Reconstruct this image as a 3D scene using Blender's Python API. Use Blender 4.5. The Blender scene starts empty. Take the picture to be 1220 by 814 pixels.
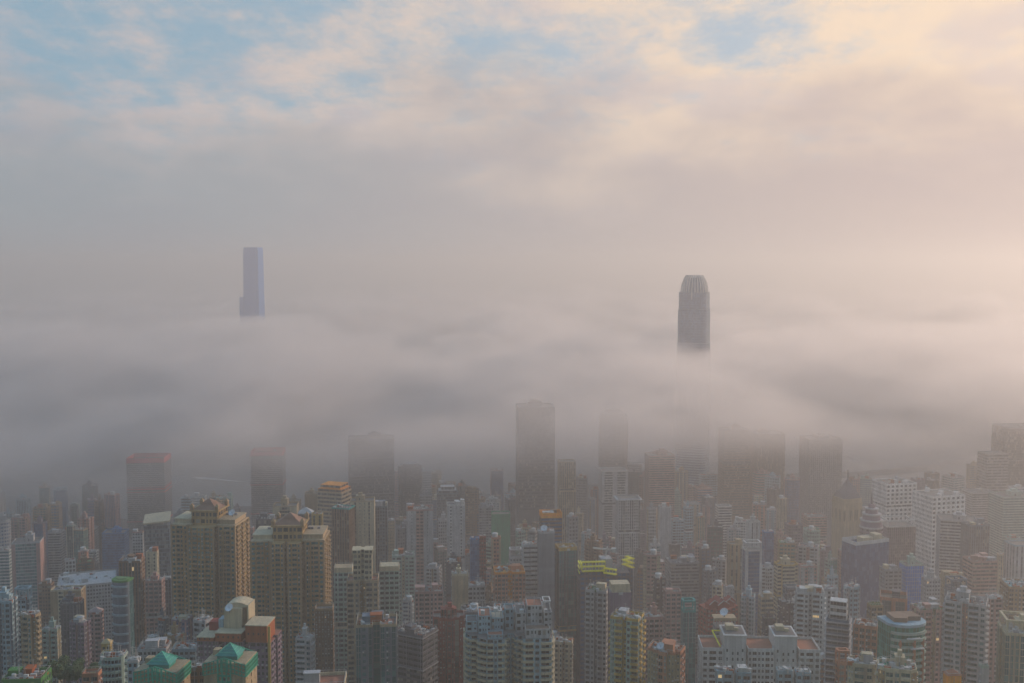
import bpy, math, random
import numpy as np
from mathutils import Vector
from mathutils.geometry import tessellate_polygon

# ------------------------------------------------------------------ camera, light, air
sc = bpy.context.scene
COL = sc.collection
F = 1263.0                                # focal length in pixels of a 1220 wide frame
CAMZ = 420.0
TILT = math.radians(3.95)
cam = bpy.data.cameras.new('camera')
cam.sensor_width = 36; cam.lens = 36 * F / 1220
cam.clip_start = 1; cam.clip_end = 200000
co = bpy.data.objects.new('camera', cam); COL.objects.link(co); sc.camera = co
co.location = (0, 0, CAMZ); co.rotation_euler = (math.radians(90) - TILT, 0, 0)

SUN_EL, SUN_AZ = 17, 58
sun = bpy.data.lights.new('sun', 'SUN'); so = bpy.data.objects.new('sun', sun); COL.objects.link(so)
sun.energy = 3.4; sun.angle = math.radians(6); sun.color = (1, .75, .58)
SD = Vector((math.sin(math.radians(SUN_AZ)) * math.cos(math.radians(SUN_EL)),
             math.cos(math.radians(SUN_AZ)) * math.cos(math.radians(SUN_EL)), math.sin(math.radians(SUN_EL))))
so.rotation_euler = SD.to_track_quat('Z', 'Y').to_euler()
sc.view_settings.view_transform = 'Standard'; sc.view_settings.look = 'None'
sc.view_settings.gamma = 1; sc.view_settings.exposure = 0; sc.view_settings.use_curve_mapping = False
sc.cycles.volume_bounces = 2; sc.cycles.max_bounces = 6; sc.cycles.diffuse_bounces = 2
sc.cycles.use_denoising = True

class NT:
    """small helper for node trees"""
    def __init__(s, t): s.t = t
    def n(s, kind, **kw):
        x = s.t.nodes.new(kind)
        for k, v in kw.items(): setattr(x, k, v)
        return x
    def put(s, sock, v):
        if isinstance(v, bpy.types.NodeSocket): s.t.links.new(v, sock)
        else: sock.default_value = v
    def m(s, op, a, b=0.0, c=0.0, clamp=False):
        x = s.n('ShaderNodeMath', operation=op, use_clamp=clamp)
        for i, v in enumerate((a, b, c)): s.put(x.inputs[i], v)
        return x.outputs[0]
    def mix(s, f, a, b, mode='MIX'):
        x = s.n('ShaderNodeMix', data_type='RGBA', blend_type=mode)
        s.put(x.inputs[0], f)
        for i, v in ((6, a), (7, b)):
            s.put(x.inputs[i], (*v, 1) if isinstance(v, tuple) and len(v) == 3 else v)
        return x.outputs[2]
    def ramp(s, v, lo, hi):
        x = s.n('ShaderNodeMapRange', interpolation_type='SMOOTHSTEP'); s.put(x.inputs[0], v)
        x.inputs[1].default_value = lo; x.inputs[2].default_value = hi
        return x.outputs[0]
    def noise(s, vec, scale, detail=4, rough=.55, sc3=(1, 1, 1), loc=(0, 0, 0)):
        mp = s.n('ShaderNodeMapping'); s.put(mp.inputs[0], vec)
        mp.inputs['Scale'].default_value = sc3; mp.inputs['Location'].default_value = loc
        x = s.n('ShaderNodeTexNoise'); s.put(x.inputs['Vector'], mp.outputs[0])
        x.inputs['Scale'].default_value = scale; x.inputs['Detail'].default_value = detail
        x.inputs['Roughness'].default_value = rough
        return x.outputs[0]

w = bpy.data.worlds.new('World'); sc.world = w; w.use_nodes = True
T = NT(w.node_tree)
bg = w.node_tree.nodes['Background']
sky = T.n('ShaderNodeTexSky', sky_type='NISHITA', sun_disc=False)
sky.sun_elevation = math.radians(SUN_EL); sky.sun_rotation = math.radians(SUN_AZ)
sky.air_density = 1.0; sky.dust_density = 2.0
tc = T.n('ShaderNodeTexCoord').outputs['Generated']
sep = T.n('ShaderNodeSeparateXYZ'); T.put(sep.inputs[0], tc)
dx, dy, dz = sep.outputs
# clouds: a deck high above, seen in perspective
inv = T.m('DIVIDE', 1.0, T.m('MAXIMUM', T.m('ADD', dz, .22), .05))
comb = T.n('ShaderNodeCombineXYZ'); T.put(comb.inputs[0], T.m('MULTIPLY', dx, inv)); T.put(comb.inputs[1], T.m('MULTIPLY', dy, inv))
deck = comb.outputs[0]
n1 = T.noise(deck, 1.5, 6, .55, (1, .8, 1), (7.6, 3.2, 0))
n2 = T.noise(deck, 7, 9, .66, (1, .8, 1), (8.3, 2.7, 3))
dot = T.n('ShaderNodeVectorMath', operation='DOT_PRODUCT'); T.put(dot.inputs[0], tc); dot.inputs[1].default_value = SD
warm = T.ramp(dot.outputs['Value'], .15, .95)
cm = T.ramp(T.m('ADD', T.m('ADD', T.m('MULTIPLY', n1, .6), T.m('MULTIPLY', n2, .4)), T.m('MULTIPLY_ADD', warm, .10, T.m('MULTIPLY_ADD', dz, -.50, .075))), .40, .58)
K = 1 / .12
def k(r, g, b): return (r * K, g * K, b * K)
cloudcol = T.mix(warm, k(.58, .52, .52), k(1.0, .78, .58))
shade = T.ramp(T.noise(deck, 3.2, 6, .55, (1, .8, 1), (1.3, 9.7, 1)), .46, .66)
cloudcol = T.mix(T.m('MULTIPLY', shade, .5), cloudcol, T.mix(warm, k(.36, .41, .50), k(.68, .58, .60)))
blue = T.mix(warm, k(.28, .44, .56), k(.52, .57, .64))
skyc = T.mix(.2, blue, sky.outputs[0])
up = T.mix(cm, skyc, cloudcol)
# low mist over the horizon, lumpy at its upper edge
mistcol = T.mix(warm, k(.335, .375, .41), k(.64, .51, .47))
up = T.mix(T.ramp(dz, .4, .8), up, k(.21, .41, .66))
mistcol = T.mix(T.m('MULTIPLY', T.ramp(T.noise(tc, 4.5, 5, .55, (1, 1, 3.0), (2, 0, 7)), .42, .68), .35), mistcol, T.mix(warm, k(.33, .33, .38), k(.56, .46, .46)))
lift = T.m('ADD', dz, T.m('MULTIPLY', T.m('SUBTRACT', T.noise(tc, 4.2, 6, .58, (1, 1, 2.4), (0, 0, 4)), .5), .30))
mm = T.ramp(lift, .19, .05)
final = T.mix(mm, up, mistcol)
T.put(bg.inputs[0], final); bg.inputs[1].default_value = .12

# ------------------------------------------------------------------ materials
MATS = {}
C = dict(beige=(.44, .36, .26), tan=(.36, .27, .18), brown=(.22, .15, .105), white=(.62, .62, .60), cream=(.56, .50, .38),
         pgrey=(.46, .46, .46), grey=(.30, .30, .31), dgrey=(.12, .12, .13), black=(.05, .05, .055), pblue=(.36, .46, .50),
         blue=(.08, .2, .4), teal=(.07, .30, .29), pink=(.44, .30, .27), red=(.30, .09, .08), terra=(.34, .13, .075),
         purple=(.22, .18, .22), orange=(.80, .34, .06), yellow=(.92, .84, .03), green=(.09, .22, .08), gold=(.50, .37, .17),
         netgreen=(.02, .24, .14), lattice=(.02, .40, .27), roofgrey=(.15, .14, .13), warmtower=(.40, .295, .17), bright=(.85, .83, .80), navy=(.03, .09, .21), signalred=(.62, .04, .04), dullred=(.27, .10, .085),
         slate=(.17, .20, .23), mint=(.38, .46, .41), salmon=(.46, .25, .18), ice=(.10, .42, .45))

def wall(c):
    if ('w', c) in MATS: return MATS['w', c]
    m = bpy.data.materials.new(c + '_wall'); m.use_nodes = True; t = NT(m.node_tree)
    b = m.node_tree.nodes['Principled BSDF']
    g = t.n('ShaderNodeNewGeometry').outputs['Position']
    streak = t.noise(g, 1, 4, .7, (.6, .6, .03))
    blot = t.noise(g, .06, 5, .65)
    fine = t.noise(g, .9, 3, .6)
    at = t.n('ShaderNodeAttribute', attribute_name='rnd').outputs['Fac']
    v = t.m('MULTIPLY_ADD', streak, 1.0, .22)
    v = t.m('MULTIPLY', v, t.m('MULTIPLY_ADD', blot, .9, .55))
    v = t.m('MULTIPLY', v, t.m('MULTIPLY_ADD', at, .24, .88))
    v = t.m('MULTIPLY', v, t.m('MULTIPLY_ADD', fine, .2, .9))
    cc = t.n('ShaderNodeCombineColor')
    lum = sum(C[c]) / 3; base = tuple(min(.9, max(.01, lum + 1.4 * (q - lum))) for q in C[c])
    for i in range(3): t.put(cc.inputs[i], t.m('MULTIPLY', v, base[i]))
    t.put(b.inputs['Base Color'], cc.outputs[0]); b.inputs['Roughness'].default_value = .8
    b.inputs['Specular IOR Level'].default_value = .3
    MATS['w', c] = m; return m

G = dict(dark=((.02, .025, .03), (.10, .11, .11)), blue=((.015, .06, .15), (.04, .13, .27)), teal=((.015, .09, .10), (.06, .20, .20)),
         grey=((.05, .055, .06), (.20, .20, .19)), green=((.01, .12, .08), (.04, .25, .17)), brown=((.04, .03, .025), (.13, .10, .08)),
         ice=((.0, .12, .42), (.0, .17, .55)))
def glass(c):
    if ('g', c) in MATS: return MATS['g', c]
    if c == 'lit':
        m = bpy.data.materials.new('lit_window'); m.use_nodes = True; b = m.node_tree.nodes['Principled BSDF']
        b.inputs['Base Color'].default_value = (.6, .45, .25, 1); b.inputs['Emission Color'].default_value = (1, .68, .3, 1); b.inputs['Emission Strength'].default_value = .55
        MATS['g', c] = m; return m
    m = bpy.data.materials.new(c + '_glass'); m.use_nodes = True; t = NT(m.node_tree)
    b = m.node_tree.nodes['Principled BSDF']
    at = t.n('ShaderNodeAttribute', attribute_name='rnd').outputs['Fac']
    g = t.n('ShaderNodeNewGeometry').outputs['Position']
    wn = t.noise(g, .06, 2)
    f = t.m('MULTIPLY', t.ramp(at, .35, 1.0), t.m('MULTIPLY_ADD', wn, .8, .6), clamp=True)
    cur = t.m('MULTIPLY', t.ramp(at, .86, .88), .15 if c in ('blue', 'teal', 'green', 'ice', 'grey') else .75)
    t.put(b.inputs['Base Color'], t.mix(cur, t.mix(f, G[c][0], G[c][1]), (.30, .27, .22)))
    b.inputs['Roughness'].default_value = .18
    if c == 'ice': b.inputs['Specular IOR Level'].default_value = .15; b.inputs['Roughness'].default_value = .6
    MATS['g', c] = m; return m

def simple(name, color, rough=.6, metal=0):
    if ('s', name) in MATS: return MATS['s', name]
    m = bpy.data.materials.new(name); m.use_nodes = True; t = NT(m.node_tree)
    b = m.node_tree.nodes['Principled BSDF']
    g = t.n('ShaderNodeNewGeometry').outputs['Position']
    n = t.noise(g, .3, 5, .6); n2 = t.noise(g, .02, 3, .6)
    v = t.m('MULTIPLY', t.m('MULTIPLY_ADD', n, .9, .45), t.m('MULTIPLY_ADD', n2, .5, .65))
    cc = t.n('ShaderNodeCombineColor')
    for i in range(3): t.put(cc.inputs[i], t.m('MULTIPLY', v, color[i]))
    t.put(b.inputs['Base Color'], cc.outputs[0]); b.inputs['Roughness'].default_value = rough
    b.inputs['Metallic'].default_value = metal
    MATS['s', name] = m; return m

# ------------------------------------------------------------------ mesh builder
class MB:
    def __init__(s): s.q = []; s.qm = []; s.qr = []; s.t = []; s.tm = []
    def quads(s, P, mi=0, r=None):
        P = np.asarray(P, dtype=np.float32).reshape(-1, 4, 3)
        s.q.append(P); s.qm.append(np.full(len(P), mi, np.int32))
        s.qr.append(np.full(len(P), .5, np.float32) if r is None else np.asarray(r, np.float32))
    def tri(s, P, mi=0):
        P = np.asarray(P, dtype=np.float32).reshape(-1, 3, 3); s.t.append(P); s.tm.append(np.full(len(P), mi, np.int32))
    def box(s, x0, x1, y0, y1, z0, z1, mi=0, yaw=0.0, bottom=True, taper=1.0):
        cx, cy = (x0 + x1) / 2, (y0 + y1) / 2; hx, hy = (x1 - x0) / 2, (y1 - y0) / 2
        c, n = math.cos(yaw), math.sin(yaw)
        def p(a, b, z, k=1.0): a *= k; b *= k; return (cx + a * c - b * n, cy + a * n + b * c, z)
        a = [p(-hx, -hy, z0), p(hx, -hy, z0), p(hx, hy, z0), p(-hx, hy, z0)]
        b = [p(-hx, -hy, z1, taper), p(hx, -hy, z1, taper), p(hx, hy, z1, taper), p(-hx, hy, z1, taper)]
        Q = [(a[i], a[(i + 1) % 4], b[(i + 1) % 4], b[i]) for i in range(4)] + [tuple(b)]
        if bottom: Q.append(tuple(reversed(a)))
        s.quads(Q, mi)
    def bar(s, a, b, r, mi=0):
        a = np.array(a, float); b = np.array(b, float); d = b - a; L = np.linalg.norm(d); d /= L
        h = np.array((0, 0, 1.)) if abs(d[2]) < .9 else np.array((1., 0, 0))
        u = np.cross(d, h); u /= np.linalg.norm(u); v = np.cross(d, u)
        cs = [(-1, -1), (1, -1), (1, 1), (-1, 1)]
        A = [a + r * (i * u + j * v) for i, j in cs]; B = [b + r * (i * u + j * v) for i, j in cs]
        s.quads([(A[i], B[i], B[(i + 1) % 4], A[(i + 1) % 4]) for i in range(4)] + [A, B[::-1]], mi)
    def prism(s, poly, z0, z1, mi=0, cap=None, poly2=None):
        P2 = poly2 or poly; n = len(poly)
        s.quads([((*poly[i], z0), (*poly[(i + 1) % n], z0), (*P2[(i + 1) % n], z1), (*P2[i], z1)) for i in range(n)], mi)
        s.cap(P2, z1, mi if cap is None else cap)
    def cap(s, poly, z, mi=0):
        tr = tessellate_polygon([[Vector((x, y, 0)) for x, y in poly]])
        out = []
        for a, b, c in tr:
            A, B, D = poly[a], poly[b], poly[c]
            if (B[0] - A[0]) * (D[1] - A[1]) - (B[1] - A[1]) * (D[0] - A[0]) < 0: B, D = D, B
            out.append(((*A, z), (*B, z), (*D, z)))
        s.tri(out, mi)
    def cone(s, cx, cy, z0, z1, r0, r1, n=12, mi=0, cap=True):
        p = [(cx + r0 * math.cos(2 * math.pi * i / n), cy + r0 * math.sin(2 * math.pi * i / n)) for i in range(n)]
        p2 = [(cx + r1 * math.cos(2 * math.pi * i / n), cy + r1 * math.sin(2 * math.pi * i / n)) for i in range(n)]
        s.prism(p, z0, z1, mi, poly2=p2) if cap else s.quads(
            [((*p[i], z0), (*p[(i + 1) % n], z0), (*p2[(i + 1) % n], z1), (*p2[i], z1)) for i in range(n)], mi)
    def empty(s): return not s.q and not s.t
    def mesh(s, name, mats):
        q = np.concatenate(s.q) if s.q else np.zeros((0, 4, 3), np.float32)
        t = np.concatenate(s.t) if s.t else np.zeros((0, 3, 3), np.float32)
        nq, ntr = len(q), len(t)
        v = np.concatenate([q.reshape(-1, 3), t.reshape(-1, 3)])
        me = bpy.data.meshes.new(name); me.vertices.add(len(v)); me.vertices.foreach_set('co', v.ravel())
        me.loops.add(len(v)); me.loops.foreach_set('vertex_index', np.arange(len(v), dtype=np.int32))
        me.polygons.add(nq + ntr)
        me.polygons.foreach_set('loop_start', np.concatenate([np.arange(nq) * 4, nq * 4 + np.arange(ntr) * 3]).astype(np.int32))
        me.polygons.foreach_set('material_index', np.concatenate((s.qm or [np.zeros(0, np.int32)]) + (s.tm or [np.zeros(0, np.int32)])))
        at = me.attributes.new('rnd', 'FLOAT', 'FACE')
        at.data.foreach_set('value', np.concatenate((s.qr or [np.zeros(0, np.float32)]) + [np.full(ntr, .5, np.float32)]))
        for m in mats: me.materials.append(m)
        me.update(calc_edges=True)
        return me
    def build(s, name, mats, parent=None, **props):
        if s.empty(): return None
        if not isinstance(mats, (list, tuple)): mats = [mats]
        o = bpy.data.objects.new(name, s.mesh(name, mats)); COL.objects.link(o)
        if parent is not None: o.parent = parent
        for k_, v_ in props.items(): o[k_] = v_
        return o

def at(px, D, py=560.0):
    v = (407 - py) / F
    s = D / (math.cos(TILT) + v * math.sin(TILT))
    return ((px - 610) / F * s, CAMZ + s * (-math.sin(TILT) + v * math.cos(TILT)))

GD = [(0, 372), (100, 352), (200, 322), (350, 255), (450, 205), (550, 165), (650, 132), (800, 92), (1000, 48), (1200, 18), (1350, 6), (1500, 4)]
def coast(x): return 1960 + .08 * x + 90 * math.sin(x * .004) + (240 if x < -500 else 0) * -.5
def ground(x, y):
    r = math.hypot(x * .6, y)
    z = float(np.interp(r, [a for a, _ in GD], [b for _, b in GD]))
    if r > 200: z += 3 * math.sin(x * .02) * max(0, min(1, (1200 - r) / 600))
    return z

# ------------------------------------------------------------------ facades
KINDS = {  # char: (bay width, u0, u1, z0, z1, recess)
    'W': (3.4, .12, .88, .28, .86, .30), 'w': (2.3, .2, .8, .3, .84, .30), 's': (1.7, .3, .7, .45, .82, .25), '.': (1.4, 0, 0, 0, 0, 0),
    'B': (4.0, .08, .92, .34, .95, 1.3), 'V': (1.9, .05, .95, .03, .97, .12), 'R': (7.0, .01, .99, .34, .90, .35),
    'G': (3.2, .17, .83, .18, .84, .9), 'U': (2.2, .18, .82, .02, .98, .5), 'O': (2.6, .22, .78, .35, .78, .5), 'C': (1.6, .04, .96, .22, .97, .1), 'g': (6.2, .2, .82, .22, .80, 1.0)}
RNG = np.random.default_rng(7)

def edge_cols(L, pat):
    if L < 1.3 or not pat: return [('.', 0, L)]
    base = sum(KINDS[c][0] for c in pat); reps = max(1, round(L / base))
    seq = []
    for i in range(reps): seq += list(pat if i % 2 == 0 else pat[::-1])
    if reps == 1 and L < base * .55:
        seq = [pat[0] if pat[0] != '.' else pat[-1]]
    tot = sum(KINDS[c][0] for c in seq); k_ = L / tot
    out = []; u = 0
    for c in seq:
        wd = KINDS[c][0] * k_; out.append((c, u, u + wd)); u += wd
    return out

ACC = [False]
def facade(A, B, z0, z1, fh, pat, MW, MG, extras=None, indiv=None, mi0=0):
    A = np.array(A, float); B = np.array(B, float); L = float(np.linalg.norm(B - A))
    if L < .05: return
    t = (B - A) / L; n = np.array((t[1], -t[0]))
    nf = max(1, int(round((z1 - z0) / fh))); h = (z1 - z0) / nf
    zf = z0 + h * np.arange(nf)
    def P(u, nn, z):
        u, nn, z = np.broadcast_arrays(np.asarray(u, float), np.asarray(nn, float), np.asarray(z, float))
        return np.stack([A[0] + t[0] * u + n[0] * nn, A[1] + t[1] * u + n[1] * nn, z], -1)
    def Q(a, b, c, d): return np.stack([a, b, c, d], 1)
    for c, u0, u1 in edge_cols(L, pat):
        mi = mi0 if (c not in '.s' or mi0 != 0 or not ACC[0]) else 3
        if c == '.':
            MW.quads(Q(P(u0, 0, zf), P(u1, 0, zf), P(u1, 0, zf + h), P(u0, 0, zf + h)), mi, RNG.random(nf)); continue
        _, a, b, c0, c1, rec = KINDS[c]
        wu0, wu1 = u0 + (u1 - u0) * a, u0 + (u1 - u0) * b
        w0, w1 = zf + h * c0, zf + h * c1
        rr = RNG.random(nf)
        MW.quads(Q(P(u0, 0, zf), P(wu0, 0, zf), P(wu0, 0, zf + h), P(u0, 0, zf + h)), mi, rr)
        MW.quads(Q(P(wu1, 0, zf), P(u1, 0, zf), P(u1, 0, zf + h), P(wu1, 0, zf + h)), mi, rr)
        MW.quads(Q(P(wu0, 0, zf), P(wu1, 0, zf), P(wu1, 0, w0), P(wu0, 0, w0)), mi, rr)
        MW.quads(Q(P(wu0, 0, w1), P(wu1, 0, w1), P(wu1, 0, zf + h), P(wu0, 0, zf + h)), mi, rr)
        MW.quads(Q(P(wu0, 0, w0), P(wu1, 0, w0), P(wu1, -rec, w0), P(wu0, -rec, w0)), mi, rr)
        MW.quads(Q(P(wu0, -rec, w1), P(wu1, -rec, w1), P(wu1, 0, w1), P(wu0, 0, w1)), mi, rr)
        MW.quads(Q(P(wu0, 0, w0), P(wu0, -rec, w0), P(wu0, -rec, w1), P(wu0, 0, w1)), mi, rr)
        MW.quads(Q(P(wu1, -rec, w0), P(wu1, 0, w0), P(wu1, 0, w1), P(wu1, -rec, w1)), mi, rr)
        keep = np.ones(nf, bool)
        if indiv is not None and indiv['on']:
            for fi in range(nf - 1, max(-1, nf - 1 - indiv['floors']), -1):
                if indiv['left'] <= 0: break
                keep[fi] = False; indiv['left'] -= 1
                ctr = P((wu0 + wu1) / 2, -rec, (w0[fi] + w1[fi]) / 2)
                indiv['list'].append((tuple(ctr), math.atan2(t[1], t[0]), round(wu1 - wu0, 2), round(float(w1[fi] - w0[fi]), 2)))
        if keep.any():
            kf = np.where(keep)[0]
            nb = max(1, int((wu1 - wu0) / 1.6))
            for j in range(nb):
                ua = wu0 + (wu1 - wu0) * j / nb; ub = wu0 + (wu1 - wu0) * (j + 1) / nb
                g_ = .05 if nb > 1 else 0
                MG.quads(Q(P(ua + g_, -rec, w0[kf]), P(ub - g_, -rec, w0[kf]), P(ub - g_, -rec, w1[kf]), P(ua + g_, -rec, w1[kf])), 0, RNG.random(len(kf)))
        if extras is not None and c == 'B':       # balcony parapets
            o0, o1, zz0, zz1 = u0 + .1, u1 - .1, zf + .02 * h, zf + .36 * h; d = 1.0
            E = extras['balcony']
            E.quads(Q(P(o0, d, zz0), P(o1, d, zz0), P(o1, d, zz1), P(o0, d, zz1)), 0, rr)
            E.quads(Q(P(o0, d, zz1), P(o1, d, zz1), P(o1, .003, zz1), P(o0, .003, zz1)), 0, rr)
            E.quads(Q(P(o0, .003, zz0), P(o1, .003, zz0), P(o1, d, zz0), P(o0, d, zz0)), 0, rr)
            E.quads(Q(P(o0, .003, zz0), P(o0, d, zz0), P(o0, d, zz1), P(o0, .003, zz1)), 0, rr)
            E.quads(Q(P(o1, d, zz0), P(o1, .003, zz0), P(o1, .003, zz1), P(o1, d, zz1)), 0, rr)
        if extras is not None and c in 'wWs' and 'air_conditioner' in extras:
            kf = np.where(RNG.random(nf) < .4)[0]
            if len(kf):
                E = extras['air_conditioner']; uu = wu0 + .1; d = .55
                a0, a1, y0, y1 = uu, uu + .8, zf[kf] + .02 * h, zf[kf] + .2 * h
                E.quads(Q(P(a0, d, y0), P(a1, d, y0), P(a1, d, y1), P(a0, d, y1)))
                E.quads(Q(P(a0, d, y1), P(a1, d, y1), P(a1, .003, y1), P(a0, .003, y1)))
                E.quads(Q(P(a0, .003, y0), P(a0, d, y0), P(a0, d, y1), P(a0, .003, y1)))
                E.quads(Q(P(a1, d, y0), P(a1, .003, y0), P(a1, .003, y1), P(a1, d, y1)))

def shape(kind, w_, d_):
    x, y = w_ / 2, d_ / 2
    if kind == 'rect': return [(-x, -y), (x, -y), (x, y), (-x, y)]
    if kind == 'cham':
        c = min(w_, d_) * .2
        return [(-x + c, -y), (x - c, -y), (x, -y + c), (x, y - c), (x - c, y), (-x + c, y), (-x, y - c), (-x, -y + c)]
    if kind == 'H':
        s_, r = w_ * .09, d_ * .22
        return [(-x, -y), (-s_, -y), (-s_, -y + r), (s_, -y + r), (s_, -y), (x, -y), (x, y), (s_, y), (s_, y - r), (-s_, y - r), (-s_, y), (-x, y)]
    if kind == 'cross':
        a, b = w_ * .2, d_ * .2
        return [(-x + a, -y), (x - a, -y), (x - a, -y + b), (x, -y + b), (x, y - b), (x - a, y - b), (x - a, y), (-x + a, y), (-x + a, y - b), (-x, y - b), (-x, -y + b), (-x + a, -y + b)]
    if kind == 'comb':
        r = min(3.2, d_ * .14); n = max(2, int(w_ // 11)); P = []
        bw = w_ / n
        for i in range(n):
            u = -x + i * bw; g_ = bw * .14
            P += [(u + (g_ if i else 0), -y), (u + bw - (g_ if i < n - 1 else 0), -y)]
            if i < n - 1: P += [(u + bw - g_, -y + r), (u + bw + g_, -y + r)]
        P += [(x, -d_ * .1), (x - r * .8, -d_ * .1), (x - r * .8, d_ * .1), (x, d_ * .1), (x, y), (-x, y), (-x, d_ * .1), (-x + r * .8, d_ * .1), (-x + r * .8, -d_ * .1), (-x, -d_ * .1)]
        return P
    if kind == 'step':
        return [(-x, -y * .5), (-x * .62, -y * .5), (-x * .62, -y * .78), (-x * .25, -y * .78), (-x * .25, -y), (x * .3, -y), (x * .3, -y * .75), (x * .7, -y * .75), (x * .7, -y * .4), (x, -y * .4), (x, y), (-x, y)]
    if kind == 'round':
        return [(x * math.cos(a), y * math.sin(a)) for a in (2 * math.pi * i / 20 for i in range(20))]
    if kind == 'bow':
        P = [(x * math.cos(a), -y * .35 + y * .65 * math.sin(a)) for a in (math.pi + math.pi * i / 10 for i in range(11))]
        return P + [(x, y), (-x, y)]
    raise ValueError(kind)

def centroid(P): return (sum(p[0] for p in P) / len(P), sum(p[1] for p in P) / len(P))
def inset(P, dd):
    n = len(P); out = []
    for i in range(n):
        a, b, c = P[i - 1], P[i], P[(i + 1) % n]
        def nr(p, q):
            l = math.hypot(q[0] - p[0], q[1] - p[1]) or 1; return ((q[1] - p[1]) / l, -(q[0] - p[0]) / l)
        n1_, n2_ = nr(a, b), nr(b, c); k_ = 1 + n1_[0] * n2_[0] + n1_[1] * n2_[1]
        k_ = max(k_, .3)
        out.append((b[0] - dd * (n1_[0] + n2_[0]) / k_, b[1] - dd * (n1_[1] + n2_[1]) / k_))
    return out
def inside(pt, P):
    x, y = pt; r = False; n = len(P)
    for i in range(n):
        (x1, y1), (x2, y2) = P[i], P[(i + 1) % n]
        if (y1 > y) != (y2 > y) and x < (x2 - x1) * (y - y1) / (y2 - y1) + x1: r = not r
    return r

PLACED = []        # dict(xl,xr,yt,D,cx,cy,hw,hd,yaw,short,hero)
def obb_hit(a, b, gap=1.5):
    def ax(o): c, s_ = math.cos(o['yaw']), math.sin(o['yaw']); return ((c, s_), (-s_, c))
    dxx, dyy = b['cx'] - a['cx'], b['cy'] - a['cy']
    A, B = ax(a), ax(b)
    for (ux, uy) in A + B:
        ra = a['hw'] * abs(A[0][0] * ux + A[0][1] * uy) + a['hd'] * abs(A[1][0] * ux + A[1][1] * uy)
        rb = b['hw'] * abs(B[0][0] * ux + B[0][1] * uy) + b['hd'] * abs(B[1][0] * ux + B[1][1] * uy)
        if abs(dxx * ux + dyy * uy) > ra + rb + gap: return False
    return True
def locate(xl, xr, yt, D, yaw, ratio, push=True):
    """footprint of a building whose outline spans xl..xr at distance D, roof at yt"""
    for _ in range(90):
        X, Z = at((xl + xr) / 2, D, yt)
        view = math.atan2(X, D); y_ = math.radians(yaw)
        rel = y_ + view
        W = (xr - xl) / F * math.hypot(X, D) * math.cos(view)
        w_ = W / (abs(math.cos(rel)) + ratio * abs(math.sin(rel))); d_ = w_ * ratio
        o = dict(xl=xl, xr=xr, yt=yt, D=D, cx=X, cy=D, hw=w_ / 2, hd=d_ / 2, yaw=y_, Z=Z)
        if not push or not any(obb_hit(o, p) for p in PLACED): return o
        D += 6
    return o

def things_root(name, o, label, cat, group=None):
    e = bpy.data.objects.new(name, None); COL.objects.link(e); e.empty_display_size = 5
    e.location = (o['cx'], o['cy'], o['zg']); e.rotation_euler = (0, 0, o['yaw'])
    e['label'] = label; e['category'] = cat
    if group: e['group'] = group
    return e

WIN = {}
def window_mesh(w_, h_, gl):
    key = (round(w_, 1), round(h_, 1), gl)
    if key not in WIN:
        m = MB(); x, z = w_ / 2, h_ / 2
        m.quads([((-x, 0, -z), (x, 0, -z), (x, 0, z), (-x, 0, z))], 0, [RNG.random()])
        f = .07
        for a, b, c, d in ((-x, x, -z, -z + f), (-x, x, z - f, z), (-x, -x + f, -z + f, z - f), (x - f, x, -z + f, z - f), (-f / 2, f / 2, -z + f, z - f)):
            m.box(a, b, -.09, -.01, c, d, 1)
        WIN[key] = m.mesh('window', [glass(gl), wall('pgrey')])
    return WIN[key]

def dish(root, x, y, z, r, face=-1.9, name='satellite_dish'):
    m = MB(); m.cone(x, y, z, z + r * 1.1, .18 * r, .12 * r, 6, 1)
    n = 14; R = []
    ax_ = np.array((math.cos(face) * .75, math.sin(face) * .75, .66)); ax_ /= np.linalg.norm(ax_)
    u = np.cross(ax_, (0, 0, 1)); u /= np.linalg.norm(u); v = np.cross(u, ax_)
    c0 = np.array((x, y, z + r * 1.1))
    for j, (rr, hh) in enumerate(((0.02, 0), (.4, .05), (.75, .18), (1, .34))):
        R.append([c0 + ax_ * hh * r + rr * r * (u * math.cos(a) + v * math.sin(a)) for a in (2 * math.pi * i / n for i in range(n))])
    for j in range(3):
        m.quads([(R[j][i], R[j][(i + 1) % n], R[j + 1][(i + 1) % n], R[j + 1][i]) for i in range(n)], 0)
    m.bar(c0, c0 + ax_ * r * .9, .05, 1)
    return m.build(name, [simple('dish_white', (.72, .73, .75), .4), simple('steel', (.3, .3, .3), .5, .6)], root)

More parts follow.
